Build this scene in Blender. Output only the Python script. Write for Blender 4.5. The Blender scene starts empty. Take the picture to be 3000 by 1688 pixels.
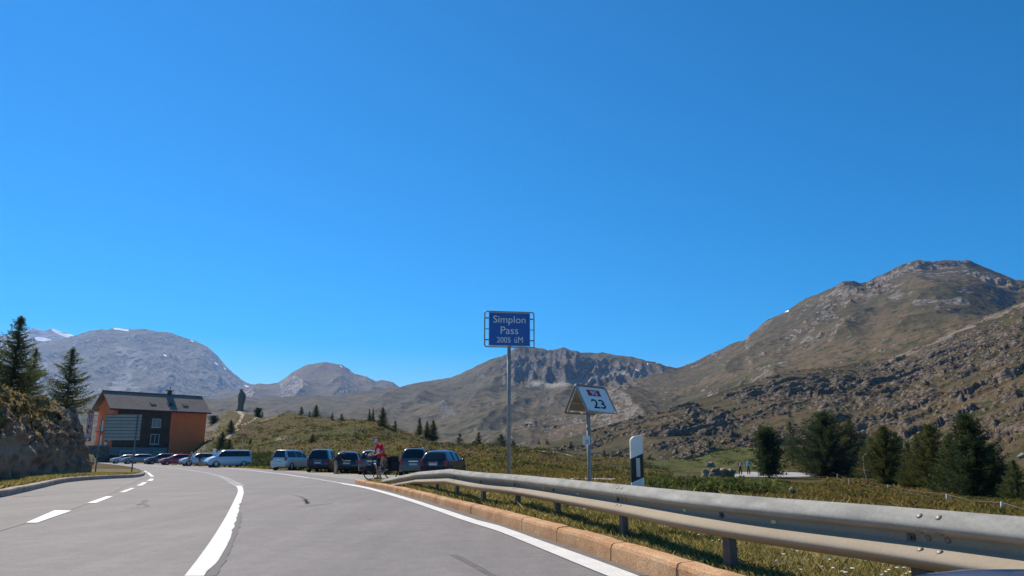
import bpy, bmesh, math, random
import numpy as np
from mathutils import Vector, Matrix
random.seed(7); RNG = np.random.default_rng(7)
R = math.radians
SC = bpy.context.scene
COL = SC.collection

# ---------------------------------------------------------------- camera, sky, sun, exposure
EYE = 1.0                                   # eye height of someone in a low car, metres
FPX, HOR = 2150.0, 1335.0                   # focal length and horizon row of the 3000 px wide photograph
PITCH = math.atan((HOR - 844) / FPX)
cam = bpy.data.objects.new('camera', bpy.data.cameras.new('camera')); COL.objects.link(cam)
cam.location = (0, 0, EYE); cam.rotation_euler = (R(90) + PITCH, 0, 0)
cam.data.sensor_width = 36; cam.data.lens = FPX / 3000 * 36
cam.data.clip_start = 0.05; cam.data.clip_end = 60000
SC.camera = cam
SUN_AZ, SUN_EL = R(-38), R(46)              # sun ahead of the camera, to its left
SUNV = Vector((math.sin(SUN_AZ) * math.cos(SUN_EL), math.cos(SUN_AZ) * math.cos(SUN_EL), math.sin(SUN_EL)))
world = bpy.data.worlds.new("World"); SC.world = world; world.use_nodes = True
wn = world.node_tree; wn.nodes.clear()
sky = wn.nodes.new('ShaderNodeTexSky'); sky.sky_type = 'NISHITA'; sky.sun_disc = False
sky.sun_elevation = SUN_EL; sky.sun_rotation = SUN_AZ; sky.altitude = 2000
sky.air_density = 1.0; sky.dust_density = 0.6; sky.ozone_density = 3.0
hs = wn.nodes.new('ShaderNodeHueSaturation'); hs.inputs['Hue'].default_value = 0.496; hs.inputs['Saturation'].default_value = 1.7; hs.inputs['Value'].default_value = 1.0
bg = wn.nodes.new('ShaderNodeBackground'); bg.inputs['Strength'].default_value = 0.091
wo = wn.nodes.new('ShaderNodeOutputWorld')
wn.links.new(sky.outputs[0], hs.inputs['Color']); wn.links.new(hs.outputs[0], bg.inputs['Color']); wn.links.new(bg.outputs[0], wo.inputs['Surface'])
sun = bpy.data.objects.new('sun', bpy.data.lights.new('sun', 'SUN')); COL.objects.link(sun)
sun.data.energy = 4.4; sun.data.angle = R(0.5); sun.data.color = (1, 0.90, 0.76)
sun.rotation_euler = SUNV.to_track_quat('Z', 'Y').to_euler()
vs = SC.view_settings; vs.view_transform = 'Standard'; vs.look = 'None'; vs.exposure = 0.6; vs.gamma = 1
SC.cycles.max_bounces = 5; SC.cycles.volume_bounces = 0; SC.cycles.use_denoising = True
SC.cycles.transparent_max_bounces = 6; SC.cycles.sample_clamp_indirect = 4

# ---------------------------------------------------------------- where things stand
cP, sP = math.cos(PITCH), math.sin(PITCH)
def ray(x, y):
    u, v = (x - 1500) / FPX, (844 - y) / FPX
    return u, cP - v * sP, sP + v * cP
def G(x, y, z=0.0):                          # point at height z seen at photograph pixel x, y
    r = ray(x, y); t = (z - EYE) / r[2]
    return r[0] * t, r[1] * t
def A(x, y, Y):                              # point at forward distance Y
    r = ray(x, y); t = Y / r[1]
    return Vector((r[0] * t, Y, EYE + r[2] * t))
def AZEL(x, y):
    r = ray(x, y); h = math.hypot(r[0], r[1])
    return math.atan2(r[0], r[1]), r[2] / h
def sstep(a, b, x):
    t = np.clip((np.asarray(x, float) - a) / (b - a), 0, 1); return t * t * (3 - 2 * t)

# ---------------------------------------------------------------- noise
def _hash(ix, iy, seed):
    h = (ix.astype(np.int64) * 374761393 + iy.astype(np.int64) * 668265263 + seed * 1442695041) & 0xFFFFFFFF
    h = ((h ^ (h >> 13)) * 1274126177) & 0xFFFFFFFF
    return ((h ^ (h >> 16)) & 0xFFFF) / 65536.0 * 2 * np.pi
def perlin(x, y, seed=0):
    ix, iy = np.floor(x), np.floor(y); fx, fy = x - ix, y - iy
    u, v = fx ** 3 * (fx * (fx * 6 - 15) + 10), fy ** 3 * (fy * (fy * 6 - 15) + 10)
    def g(dx, dy):
        a = _hash(ix + dx, iy + dy, seed); return np.cos(a) * (fx - dx) + np.sin(a) * (fy - dy)
    a = g(0, 0) * (1 - u) + g(1, 0) * u; b = g(0, 1) * (1 - u) + g(1, 1) * u
    return (a * (1 - v) + b * v) * 1.5
def fbm(x, y, o=5, seed=0, gain=0.5):
    s = 0; a = 1.0; f = 1.0
    for k in range(o):
        s = s + a * perlin(x * f + 17.3 * k, y * f - 9.1 * k, seed + k); a *= gain; f *= 2.03
    return s
def ridged(x, y, o=5, seed=0, gain=0.5):
    s = 0; a = 1.0; f = 1.0; w = 1.0
    for k in range(o):
        n = (1 - np.abs(perlin(x * f + 31.7 * k, y * f + 5.3 * k, seed + k) * 1.3)).clip(0, 1) ** 2
        s = s + a * n * w; w = n.clip(0, 1); a *= gain; f *= 2.07
    return s

# ---------------------------------------------------------------- meshes
def tag(o, label=None, cat=None, group=None, kind=None):
    if label: o['label'] = label
    if cat: o['category'] = cat
    if group: o['group'] = group
    if kind: o['kind'] = kind
    return o
def thing(name, label, cat, loc=(0, 0, 0), rz=0.0, group=None):
    o = bpy.data.objects.new(name, None); COL.objects.link(o); o.empty_display_size = .2
    o.location = loc; o.rotation_euler = (0, 0, rz)
    return tag(o, label, cat, group)
def link(name, me, m, parent=None, smooth=False):
    if m is not None:
        for q in (m if isinstance(m, (list, tuple)) else [m]): me.materials.append(q)
    if smooth: me.polygons.foreach_set('use_smooth', [True] * len(me.polygons))
    o = bpy.data.objects.new(name, me); COL.objects.link(o)
    if parent: o.parent = parent
    return o
def nmesh(name, v, f):                       # numpy quads / tris
    me = bpy.data.meshes.new(name); v = np.asarray(v, np.float32); f = np.asarray(f, np.int32)
    k = f.shape[1]
    me.vertices.add(len(v)); me.vertices.foreach_set('co', v.ravel())
    me.loops.add(f.size); me.loops.foreach_set('vertex_index', f.ravel())
    me.polygons.add(len(f)); me.polygons.foreach_set('loop_start', np.arange(0, f.size, k, dtype=np.int32))
    me.polygons.foreach_set('loop_total', np.full(len(f), k, np.int32))
    me.update(calc_edges=True); return me
def attr(me, name, vals, dom='POINT'):
    a = me.attributes.new(name, 'FLOAT', dom); a.data.foreach_set('value', np.asarray(vals, np.float32).ravel())
def gridfaces(nr, nc):
    i = np.arange(nr - 1)[:, None] * nc + np.arange(nc - 1)[None, :]
    return np.stack([i, i + 1, i + nc + 1, i + nc], -1).reshape(-1, 4)

class MB:
    def __init__(s): s.v = []; s.f = []; s.mi = []; s.m = 0
    def add(s, vs, fs):
        b = len(s.v); s.v += [tuple(p) for p in vs]
        for q in fs: s.f.append([b + i for i in q]); s.mi.append(s.m)
        return s
    def box(s, c, d, rz=0.0, M=None, taper=1.0):
        x, y, z = d[0] / 2, d[1] / 2, d[2] / 2
        P = [Vector((a * x * (taper if e > 0 else 1), b * y * (taper if e > 0 else 1), e * z)) for e in (-1, 1) for a, b in ((-1, -1), (1, -1), (1, 1), (-1, 1))]
        T = M if M is not None else Matrix.Rotation(rz, 3, 'Z')
        c = Vector(c)
        return s.add([T @ p + c for p in P], [(3, 2, 1, 0), (4, 5, 6, 7), (0, 1, 5, 4), (1, 2, 6, 5), (2, 3, 7, 6), (3, 0, 4, 7)])
    def tube(s, pts, rad, n=8, cap=True):
        pts = [Vector(p) for p in pts]; m = len(pts)
        rad = rad if isinstance(rad, (list, tuple)) else [rad] * m
        vs = []; up = None
        for i, p in enumerate(pts):
            t = (pts[min(i + 1, m - 1)] - pts[max(i - 1, 0)]).normalized()
            if up is None:
                up = Vector((0, 0, 1)) if abs(t.z) < .9 else Vector((1, 0, 0))
            a = t.cross(up).normalized(); b = a.cross(t).normalized(); up = b
            for k in range(n):
                g = 2 * math.pi * k / n
                vs.append(p + (a * math.cos(g) + b * math.sin(g)) * rad[i])
        fs = [(i * n + k, i * n + (k + 1) % n, (i + 1) * n + (k + 1) % n, (i + 1) * n + k) for i in range(m - 1) for k in range(n)]
        if cap: fs += [tuple(range(n))[::-1], tuple(range((m - 1) * n, m * n))]
        return s.add(vs, fs)
    def ball(s, c, r, n=10, M=None):
        r = r if isinstance(r, (tuple, list)) else (r, r, r); c = Vector(c); vs = []; h = n // 2 + 1
        for i in range(h + 1):
            a = math.pi * i / h
            for k in range(n):
                b = 2 * math.pi * k / n
                p = Vector((r[0] * math.sin(a) * math.cos(b), r[1] * math.sin(a) * math.sin(b), -r[2] * math.cos(a)))
                vs.append((M @ p if M is not None else p) + c)
        return s.add(vs, [(i * n + k, i * n + (k + 1) % n, (i + 1) * n + (k + 1) % n, (i + 1) * n + k) for i in range(h) for k in range(n)])
    def cap(s, a, b, ra, rb, n=10):            # limb: tapered capsule
        a, b = Vector(a), Vector(b); s.tube([a, a.lerp(b, .5), b], [ra, (ra + rb) / 2, rb], n); s.ball(a, ra, n); s.ball(b, rb, n); return s
    def prism(s, poly, d, M=None, o=(0, 0, 0)):  # poly in local xz, extruded along y by d
        n = len(poly); o = Vector(o)
        P = [Vector((x, 0, z)) for x, z in poly] + [Vector((x, d, z)) for x, z in poly]
        return s.add([(M @ p if M is not None else p) + o for p in P], [tuple(range(n)), tuple(range(2 * n - 1, n - 1, -1))] + [(i, i + n, (i + 1) % n + n, (i + 1) % n) for i in range(n)])
    def lathe(s, prof, n=24, c=(0, 0, 0), M=None, closed=False):  # prof (r, z) round z
        m = len(prof); c = Vector(c); vs = []
        for r, z in prof:
            for k in range(n):
                g = 2 * math.pi * k / n; p = Vector((r * math.cos(g), r * math.sin(g), z)); vs.append((M @ p if M is not None else p) + c)
        e = m if closed else m - 1
        return s.add(vs, [(i * n + k, i * n + (k + 1) % n, ((i + 1) % m) * n + (k + 1) % n, ((i + 1) % m) * n + k) for i in range(e) for k in range(n)])
    def loft(s, rings, closed=True, cap=True):
        n = len(rings[0]); m = len(rings); e = n if closed else n - 1
        fs = [(i * n + k, i * n + (k + 1) % n, (i + 1) * n + (k + 1) % n, (i + 1) * n + k) for i in range(m - 1) for k in range(e)]
        if cap and closed: fs += [tuple(range(n))[::-1], tuple(range((m - 1) * n, m * n))]
        return s.add([p for r in rings for p in r], fs)
    def mesh(s, name):
        me = bpy.data.meshes.new(name); me.from_pydata(s.v, [], s.f); me.validate(); me.update()
        if max(s.mi, default=0): me.polygons.foreach_set('material_index', s.mi[:len(me.polygons)])
        bm = bmesh.new(); bm.from_mesh(me); bmesh.ops.recalc_face_normals(bm, faces=bm.faces); bm.to_mesh(me); bm.free()
        return me
    def build(s, name, m, parent=None, smooth=False, bevel=0, remesh=0, angle=None):
        o = link(name, s.mesh(name), m, parent, smooth)
        if remesh:
            q = o.modifiers.new('remesh', 'REMESH'); q.mode = 'VOXEL'; q.voxel_size = remesh; q.use_smooth_shade = True
            q = o.modifiers.new('smooth', 'SMOOTH'); q.iterations = 3; q.factor = .5
        if bevel:
            q = o.modifiers.new('bevel', 'BEVEL'); q.width = bevel; q.segments = 2; q.limit_method = 'ANGLE'
        return o
def copy_tree(o, parent=None):
    c = o.copy(); COL.objects.link(c)
    if parent: c.parent = parent
    for ch in list(o.children): copy_tree(ch, c)
    return c
def text_mesh(txt, size, w=None, depth=.002, bold=0.0, h=None):  # lettering in xz facing -y, centred; w = wanted width, h = wanted height
    cu = bpy.data.curves.new('lettering', 'FONT'); cu.body = txt; cu.size = size; cu.align_x = 'CENTER'; cu.align_y = 'CENTER'
    cu.extrude = depth; cu.offset = bold; cu.resolution_u = 6
    o = bpy.data.objects.new('lettering', cu); COL.objects.link(o)
    dg = bpy.context.evaluated_depsgraph_get(); me = bpy.data.meshes.new_from_object(o.evaluated_get(dg))
    bpy.data.objects.remove(o)
    n = len(me.vertices); co = np.empty(n * 3, np.float32); me.vertices.foreach_get('co', co); co = co.reshape(-1, 3)
    lo, hi = co[:, :2].min(0), co[:, :2].max(0); co[:, :2] -= (lo + hi) / 2
    if w: co[:, 0] *= w / (hi[0] - lo[0])
    if h: co[:, 1] *= h / (hi[1] - lo[1])
    co = np.stack([co[:, 0], -co[:, 2], co[:, 1]], 1)
    me.vertices.foreach_set('co', co.ravel()); me.update(); return me

# ---------------------------------------------------------------- materials
class NT:
    def __init__(s, name):
        s.m = bpy.data.materials.new(name); s.m.use_nodes = True; s.t = s.m.node_tree; s.b = s.t.nodes['Principled BSDF']
        s.co = s.t.nodes.new('ShaderNodeTexCoord').outputs['Object']
    def n(s, ty, **k):
        q = s.t.nodes.new(ty)
        for a, b in k.items(): setattr(q, a, b)
        return q
    def L(s, a, b): s.t.links.new(a, b)
    def val(s, sock, v):
        if hasattr(v, 'links'): s.L(v, sock)
        else: sock.default_value = v
    def mapping(s, scale):
        q = s.n('ShaderNodeMapping'); s.L(s.co, q.inputs[0]); q.inputs['Scale'].default_value = scale; return q.outputs[0]
    def noise(s, scale, detail=4, rough=.55, dist=0.0, vec=None, w=0.0):
        q = s.n('ShaderNodeTexNoise'); q.inputs['Scale'].default_value = scale; q.inputs['Detail'].default_value = detail
        q.inputs['Roughness'].default_value = rough; q.inputs['Distortion'].default_value = dist; s.L(vec or s.co, q.inputs['Vector']); return q.outputs['Fac']
    def voro(s, scale, feat='F1', vec=None, out='Distance'):
        q = s.n('ShaderNodeTexVoronoi', feature=feat); q.inputs['Scale'].default_value = scale; s.L(vec or s.co, q.inputs['Vector']); return q.outputs[out]
    def ramp(s, f, stops):
        q = s.n('ShaderNodeValToRGB'); e = q.color_ramp.elements
        for i, (p, c) in enumerate(stops):
            if i < 2: x = e[i]
            else: x = e.new(p)
            x.position = p; c = c if isinstance(c, tuple) else (c, c, c); x.color = (*c, 1)
        s.L(f, q.inputs[0]); return q.outputs[0]
    def mix(s, f, a, b, mode='MIX'):
        q = s.n('ShaderNodeMix', data_type='RGBA', blend_type=mode)
        s.val(q.inputs[0], f)
        for i, c in ((6, a), (7, b)): s.val(q.inputs[i], (*c, 1) if isinstance(c, tuple) else c)
        return q.outputs[2]
    def math(s, op, a, b=0.0, c=0.0, clamp=False):
        q = s.n('ShaderNodeMath', operation=op); q.use_clamp = clamp
        s.val(q.inputs[0], a); s.val(q.inputs[1], b); s.val(q.inputs[2], c); return q.outputs[0]
    def attr(s, name):
        return s.n('ShaderNodeAttribute', attribute_name=name).outputs['Fac']
    def bump(s, h, strength=.3, dist=.02):
        q = s.n('ShaderNodeBump'); q.inputs['Strength'].default_value = strength; q.inputs['Distance'].default_value = dist
        s.L(h, q.inputs['Height']); s.L(q.outputs[0], s.b.inputs['Normal'])
    def done(s, col, rough=.9, spec=.2, metal=0.0):
        s.val(s.b.inputs['Base Color'], (*col, 1) if isinstance(col, tuple) else col)
        s.val(s.b.inputs['Roughness'], rough); s.b.inputs['Specular IOR Level'].default_value = spec; s.val(s.b.inputs['Metallic'], metal)
        return s.m
    def thin(s, col, f=.5, gain=1.15):          # thin leaves let the sun through
        tr = s.n('ShaderNodeBsdfTranslucent'); mx = s.n('ShaderNodeMixShader'); mx.inputs[0].default_value = f
        s.L(s.mix(1.0, col, (gain, gain * 1.02, gain * .8), 'MULTIPLY'), tr.inputs['Color']); s.L(s.b.outputs[0], mx.inputs[1]); s.L(tr.outputs[0], mx.inputs[2])
        s.L(mx.outputs[0], s.t.get_output_node('CYCLES').inputs['Surface']); return s.m
MATS = {}
def M_(name, col, rough=.6, metal=0.0, spec=.4, var=.12, scale=9.0, coat=0.0, bump=0.0):  # plain surface with slight wear
    if name in MATS: return MATS[name]
    t = NT(name); f = t.noise(scale, 5, .6)
    lo = tuple(c * (1 - var) for c in col); hi = tuple(min(1, c * (1 + var)) for c in col)
    c = t.ramp(f, [(.3, lo), (.7, hi)])
    if bump: t.bump(t.noise(scale * 6, 4), bump, .01)
    t.done(c, t.math('MULTIPLY_ADD', f, .15, rough - .07), spec, metal)
    t.b.inputs['Coat Weight'].default_value = coat; t.b.inputs['Coat Roughness'].default_value = .06
    MATS[name] = t.m; return t.m
# ---------------------------------------------------------------- the lie of the land
def zroad(Y): return -0.3 * sstep(26, 55, Y)
def GR(x, y, dz=0.0):                        # road surface point seen at a photograph pixel
    Y = 30.0
    for _ in range(12):
        z = float(zroad(Y)) + dz; X, Y = G(x, y, z)
    return X, Y, z
def curve(pts): a = np.array(sorted(pts)); return a[:, 0], a[:, 1]
LEFT_PX = [(0, 1458), (31, 1452), (70, 1443), (128, 1429), (194, 1414), (250, 1408), (310, 1404), (388, 1400), (415, 1396), (424, 1391), (421, 1385), (411, 1377), (388, 1369), (349, 1363), (272, 1355.5)]
LEFT = [GR(*p)[:2] for p in LEFT_PX]
RIGHT_PX = [(1899.5, 1688), (1732, 1623.7), (1605.5, 1582), (1438, 1527), (1377, 1506.8), (1319, 1489.5), (1271, 1475), (1232, 1463), (1196, 1454), (1165, 1445), (1135, 1437.5), (1052, 1420)]
RIGHT = [GR(*p)[:2] for p in RIGHT_PX]
LX = curve([(-6, -9.5), (6, -10), (12, -10.8)] + [(y, x) for x, y in LEFT] + [(150, -90)])
RX = curve([(-6, 4.6), (0, 2.85), (3, 2.08)] + [(y, x) for x, y in RIGHT])
KEND = RIGHT[-1][1]
EX = curve([(26, -5), (27.5, -3.2), (32, -2.0), (40, -1.0), (46, -2), (50, -7), (53, -10.3), (57, -13), (72, -23), (90, -37), (127, -62), (150, -78)])
def xl(Y): return np.interp(Y, *LX)
def xk(Y): return np.interp(Y, *RX)
def xr(Y): return np.where(Y < KEND, xk(Y), np.interp(Y, *EX))
CREST = [(-900, 1300, 120), (0, 1300, 150), (480, 1296, 250), (560, 1285, 280), (600, 1240, 288), (620, 1228, 290), (645, 1213, 292), (665, 1205, 292), (690, 1202, 292), (715, 1203, 291), (735, 1210, 289),
         (752, 1217, 284), (772, 1223, 272), (800, 1219, 260), (845, 1210, 240), (880, 1214, 225), (930, 1222, 205), (1000, 1232, 185), (1080, 1233, 165), (1115, 1238, 160), (1150, 1254, 156),
         (1180, 1266, 150), (1215, 1275, 146), (1250, 1288, 142), (1290, 1299, 140), (1400, 1302, 145), (1450, 1306, 148), (1530, 1312, 150), (1600, 1322, 145), (1690, 1336, 140), (1740, 1339, 138),
         (1800, 1345, 135), (1900, 1350, 135), (2000, 1345, 140), (2050, 1335, 142), (2100, 1322, 145), (2200, 1307, 150), (2300, 1308, 150), (2450, 1322, 150), (2550, 1338, 140), (2700, 1352, 120), (3000, 1372, 100), (3900, 1380, 100)]
FOOT = [(-900, 70), (300, 150), (480, 160), (600, 112), (850, 85), (1000, 76), (1150, 68), (1290, 62), (1500, 64), (1750, 80), (1900, 95), (2000, 105), (2200, 118), (2450, 118), (2700, 90), (3000, 70), (3900, 70)]
_c = sorted((AZEL(x, y)[0], AZEL(x, y)[1], r) for x, y, r in CREST); CAZ, CEL, CRR = (np.array(q) for q in zip(*_c))
_f = sorted((AZEL(x, HOR)[0], r) for x, r in FOOT); FAZ, FRR = (np.array(q) for q in zip(*_f))
def pxaz(p): return AZEL(p, HOR)[0]
def gz(x, y, bumps=True):
    x = np.asarray(x, float); y = np.asarray(y, float)
    r = np.hypot(x, y); az = np.arctan2(x, y)
    zr = zroad(y)
    dk = x - np.where(y < KEND, xk(y), np.interp(y, *EX))       # metres to the right of the kerb or of the parking edge
    dl = xl(y) - x
    verge = 0.165 * sstep(0.05, .16, dk) * (1 - sstep(KEND - 1.5, KEND + 1, y)) + .03 * sstep(.2, .6, dk) * (1 - sstep(KEND - 3, KEND, y))
    fall = -1.12 * sstep(4, 34, dk) * sstep(R(1), R(11), az)
    z = zr + verge + fall
    z = z + sstep(0.05, .2, dl) * .17 * (1 - sstep(44, 60, y))
    rc = np.interp(az, CAZ, CRR); r1 = np.interp(az, FAZ, FRR); zc = EYE + rc * np.interp(az, CAZ, CEL)
    s = np.clip((r - r1) / (rc - r1), 0, 1)
    f = s ** 1.25 * (1 - .25 * s) / .75
    z = z * (1 - f) + zc * f
    back = np.clip((r - rc) / rc, 0, None)
    z = z - back * rc * .22
    off = np.minimum(np.clip(dk, 0, None) + np.clip(dl, 0, None), 1e3)
    if bumps:
        w = sstep(4, 25, off) * (1 - .9 * sstep(pxaz(1900), pxaz(1980), az) * (1 - sstep(pxaz(2400), pxaz(2470), az)) * sstep(60, 72, r) * (1 - sstep(160, 185, r)))
        z = z + fbm(x / 9, y / 9, 4, 3) * .16 * w + fbm(x / 26, y / 26, 4, 11) * .9 * sstep(.05, .35, s) * (1 - .95 * sstep(.7, 1, s)) + fbm(x / 5, y / 5, 3, 21) * .3 * sstep(.1, .3, s)
        z = z + fbm(x / .8, y / .8, 3, 31) * .02 * sstep(.3, 1, off) * (1 - sstep(30, 50, r))
    inside = (off <= 0.0) & (y > -8) & (y < 150)
    return np.where(inside, zr - .08, z)
def gz1(x, y): return float(gz(np.array([x]), np.array([y]))[0])
def GG(x, y):                                # ground point seen at a photograph pixel (marching along the line of sight)
    r = np.array(ray(x, y)); r /= math.hypot(r[0], r[1])
    t = np.concatenate([np.arange(3, 60, .05), np.arange(60, 420, .25)])
    h = EYE + r[2] * t - gz(r[0] * t, r[1] * t)
    k = np.argmax(h < 0) if (h < 0).any() else np.argmin(h)
    return float(r[0] * t[k]), float(r[1] * t[k]), float(EYE + r[2] * t[k])

# ---------------------------------------------------------------- materials of the land
def land_mat(name, sc, grass, rock, scree=(.36, .33, .29), shrub=(.035, .042, .016), bumpd=1.0, rockbias=0.0, shrubs=True):
    t = NT(name)
    big = t.noise(sc[0], 5, .6, .4); mid = t.noise(sc[1], 5, .62, .3); fine = t.noise(sc[2], 4, .65)
    g = t.ramp(t.math('ADD', t.math('MULTIPLY', big, .55), t.math('MULTIPLY', mid, .45)), [(.36, grass[0]), (.46, grass[1]), (.54, grass[2]), (.64, grass[3])])
    g = t.mix(.55, g, t.ramp(fine, [(.3, .35), (.72, 1.0)]), 'MULTIPLY')
    if shrubs:
        sh = t.noise(sc[1] * 1.7, 6, .68, .5)
        g = t.mix(t.ramp(t.math('MULTIPLY_ADD', fine, .25, sh), [(.66, 0.), (.72, 1.)]), g, shrub)
    rn = t.noise(sc[2] * .8, 6, .7, .3)
    vr = t.mapping((1, 1, 2.2)); rv = t.voro(sc[1] * 2.6, vec=vr)
    rk = t.ramp(t.math('MULTIPLY_ADD', rv, .35, rn), [(.36, rock[0]), (.56, rock[1]), (.78, rock[2])])
    ck = t.voro(sc[2] * .55, 'DISTANCE_TO_EDGE', vec=t.mapping((1, 1, 1.6)))
    rk = t.mix(.75, rk, t.ramp(ck, [(.0, .35), (.09, 1.)]), 'MULTIPLY')
    a = t.attr('rock')
    rm = t.ramp(t.math('ADD', a, t.math('MULTIPLY_ADD', t.noise(sc[1] * 2, 6, .7), .9, -.45 + rockbias)), [(.44, 0.), (.58, 1.)])
    c = t.mix(rm, g, rk)
    sm = t.ramp(t.math('ADD', t.attr('scree'), t.math('MULTIPLY_ADD', fine, .6, -.3)), [(.4, 0.), (.62, 1.)])
    c = t.mix(t.math('MULTIPLY', sm, .8), c, t.mix(rn, tuple(q * .75 for q in scree), scree))
    wm = t.ramp(t.math('ADD', t.attr('snow'), t.math('MULTIPLY_ADD', t.noise(sc[1] * 3, 5, .7), .8, -.4)), [(.48, 0.), (.54, 1.)])
    c = t.mix(wm, c, (.85, .87, .9))
    t.bump(t.math('ADD', t.math('MULTIPLY', fine, .6), t.math('MULTIPLY', t.math('MULTIPLY_ADD', ck, 1.2, rn), t.math('MULTIPLY_ADD', rm, 1.4, .4))), 1.0, bumpd * 1.6)
    return t.done(c, .95, .1)

def relief(name, ridge, Rr, Rb, zb, ncol, nrow, f, dz, mat, attrs=None, back=.12, fall=.5, px=None):
    """A mountainside: ridge line (photo row per column), distance of ridge and foot, and noise dz(u, v, t, x, y) in metres."""
    q = sorted((*AZEL(x, y),) for x, y in ridge); raz, rel = (np.array(k) for k in zip(*q))
    I = lambda tab: (lambda z: np.interp(AZ, z[0], z[1]))(np.array(sorted((AZEL(x, HOR)[0], v) for x, v in tab)).T)
    lo, hi = (AZEL(px[0], HOR)[0], AZEL(px[1], HOR)[0]) if px else (raz[0], raz[-1])
    AZ = np.linspace(lo, hi, ncol)
    RR, RB, ZB = I(Rr), I(Rb), I(zb)
    ZR = EYE + RR * np.interp(AZ, raz, rel)
    t = np.concatenate([np.linspace(0, 1, nrow), 1 + back * np.linspace(.04, 1, max(8, nrow // 12))])[:, None]
    tt = np.minimum(t, 1)
    rr = RB + (RR - RB) * t
    kw = max(3, int(ncol * R(2.2) / (hi - lo)) | 1); ker = np.hanning(kw + 2)[1:-1]; ker /= ker.sum(); ZS = np.convolve(np.pad(ZR, kw // 2, mode='edge'), ker, 'valid')   # crags of the crest do not run down the whole slope
    ZE = ZS + (ZR - ZS) * sstep(.72, 1.0, tt)
    z = ZB + (ZE - ZB) * f(tt, AZ[None, :]) - (t - tt) * (ZR - ZB) * fall / back * .35
    x, y = rr * np.sin(AZ), rr * np.cos(AZ)
    u = AZ * RR.mean() + 0 * rr
    z = z + dz(u, rr, tt, x, y)
    nr, nc = z.shape
    me = nmesh(name, np.stack([x, y, z], -1).reshape(-1, 3), gridfaces(nr, nc)[:, ::-1])
    gy, gx = np.gradient(z); step_r = np.gradient(rr, axis=0); step_u = rr * np.gradient(AZ)
    slope = np.hypot(gy / step_r, gx / step_u)
    A_ = dict(rock=sstep(.55, 1.1, slope), scree=0 * z, snow=0 * z)
    if attrs: A_.update(attrs(slope, tt, AZ[None, :] + 0 * rr, x, y, z, rr))
    for k, v in A_.items(): attr(me, k, v + 0 * z)
    o = link(name, me, mat, smooth=True)
    return tag(o, kind='structure')
def pxaz(p): return AZEL(p, HOR)[0]
def band(az, tel, pts, wid):                 # nearness to a line running over the slope, given by photograph points
    q = np.array([AZEL(*p) for p in pts]); d = np.full(az.shape, 1e9)
    for (a0, e0), (a1, e1) in zip(q[:-1], q[1:]):
        vx, vy = a1 - a0, e1 - e0; k = np.clip(((az - a0) * vx + (tel - e0) * vy) / (vx * vx + vy * vy), 0, 1)
        d = np.minimum(d, np.hypot(az - a0 - k * vx, tel - e0 - k * vy))
    return 1 - sstep(0, wid / FPX, d)
GREY_R = [(.085, .082, .08), (.18, .17, .16), (.30, .285, .265)]
BROWN_R = [(.085, .075, .065), (.19, .165, .14), (.36, .32, .265)]
W = lambda t, a=.8, b=.5: (np.clip(t, 0, 1) ** a) * ((1.0001 - np.clip(t, 0, 1)) ** b) * (a + b) ** (a + b) / (a ** a * b ** b)
# far left: snow peaks
m_far = land_mat('far_rock', (.0006, .003, .012), [(.13, .12, .09), (.16, .14, .10), (.18, .16, .12), (.2, .18, .14)], GREY_R, bumpd=12, rockbias=.25, shrubs=False)
relief('snow_mountain', [(-700, 1010), (-300, 975), (-60, 985), (40, 983), (65, 974), (100, 961), (118, 968), (132, 969), (150, 962), (165, 967), (180, 972), (205, 979), (240, 995), (330, 1010), (420, 1040)],
       [(-700, 9000), (420, 9000)], [(-700, 6000), (420, 6000)], [(-700, 300), (420, 300)], 260, 110, lambda t, a: t ** 1.1,
       lambda u, v, t, x, y: (ridged(u / 700, v / 1500, 6, 5, .42) - .9) * 110 * W(t, .6, .6) + fbm(x / 90, y / 90, 4, 2) * 14 * (1 - .6 * t), m_far,
       lambda s, t, az, x, y, z, r: dict(rock=sstep(.3, .7, s) + .3, snow=np.maximum(band(az, (z - EYE) / r, [(158, 966), (178, 977), (200, 984)], 9), np.maximum(band(az, (z - EYE) / r, [(108, 992), (128, 995), (146, 1000)], 12) * .75, band(az, (z - EYE) / r, [(205, 982), (213, 983)], 5) * .8))))
# the big grey dome
def dome_attr(s, t, az, x, y, z, r):
    e = (z - EYE) / r; sn = 0
    for a, b, w in (((335, 963), (375, 968), 5), ((590, 1006), (600, 1010), 3), ((630, 1063), (636, 1068), 5), ((657, 1078), (661, 1082), 4), ((718, 1130), (745, 1140), 4), ((480, 1040), (487, 1043), 3), ((560, 998), (566, 1001), 3)):
        sn = np.maximum(sn, band(az, e, [a, b], w) * .9)
    return dict(rock=sstep(.55, 1.0, s) * .8 + .3 * sstep(.3, .8, t), scree=.55 * sstep(-.1, .5, fbm(az * 30, r / 900, 4, 9)) * sstep(.25, .45, t) * (1 - sstep(.75, .95, t)), snow=sn)
m_dome = land_mat('dome_rock', (.001, .006, .03), [(.115, .11, .095), (.15, .14, .12), (.175, .165, .14), (.19, .18, .155)], GREY_R, scree=(.34, .33, .31), bumpd=4, rockbias=.05, shrubs=False)
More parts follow.
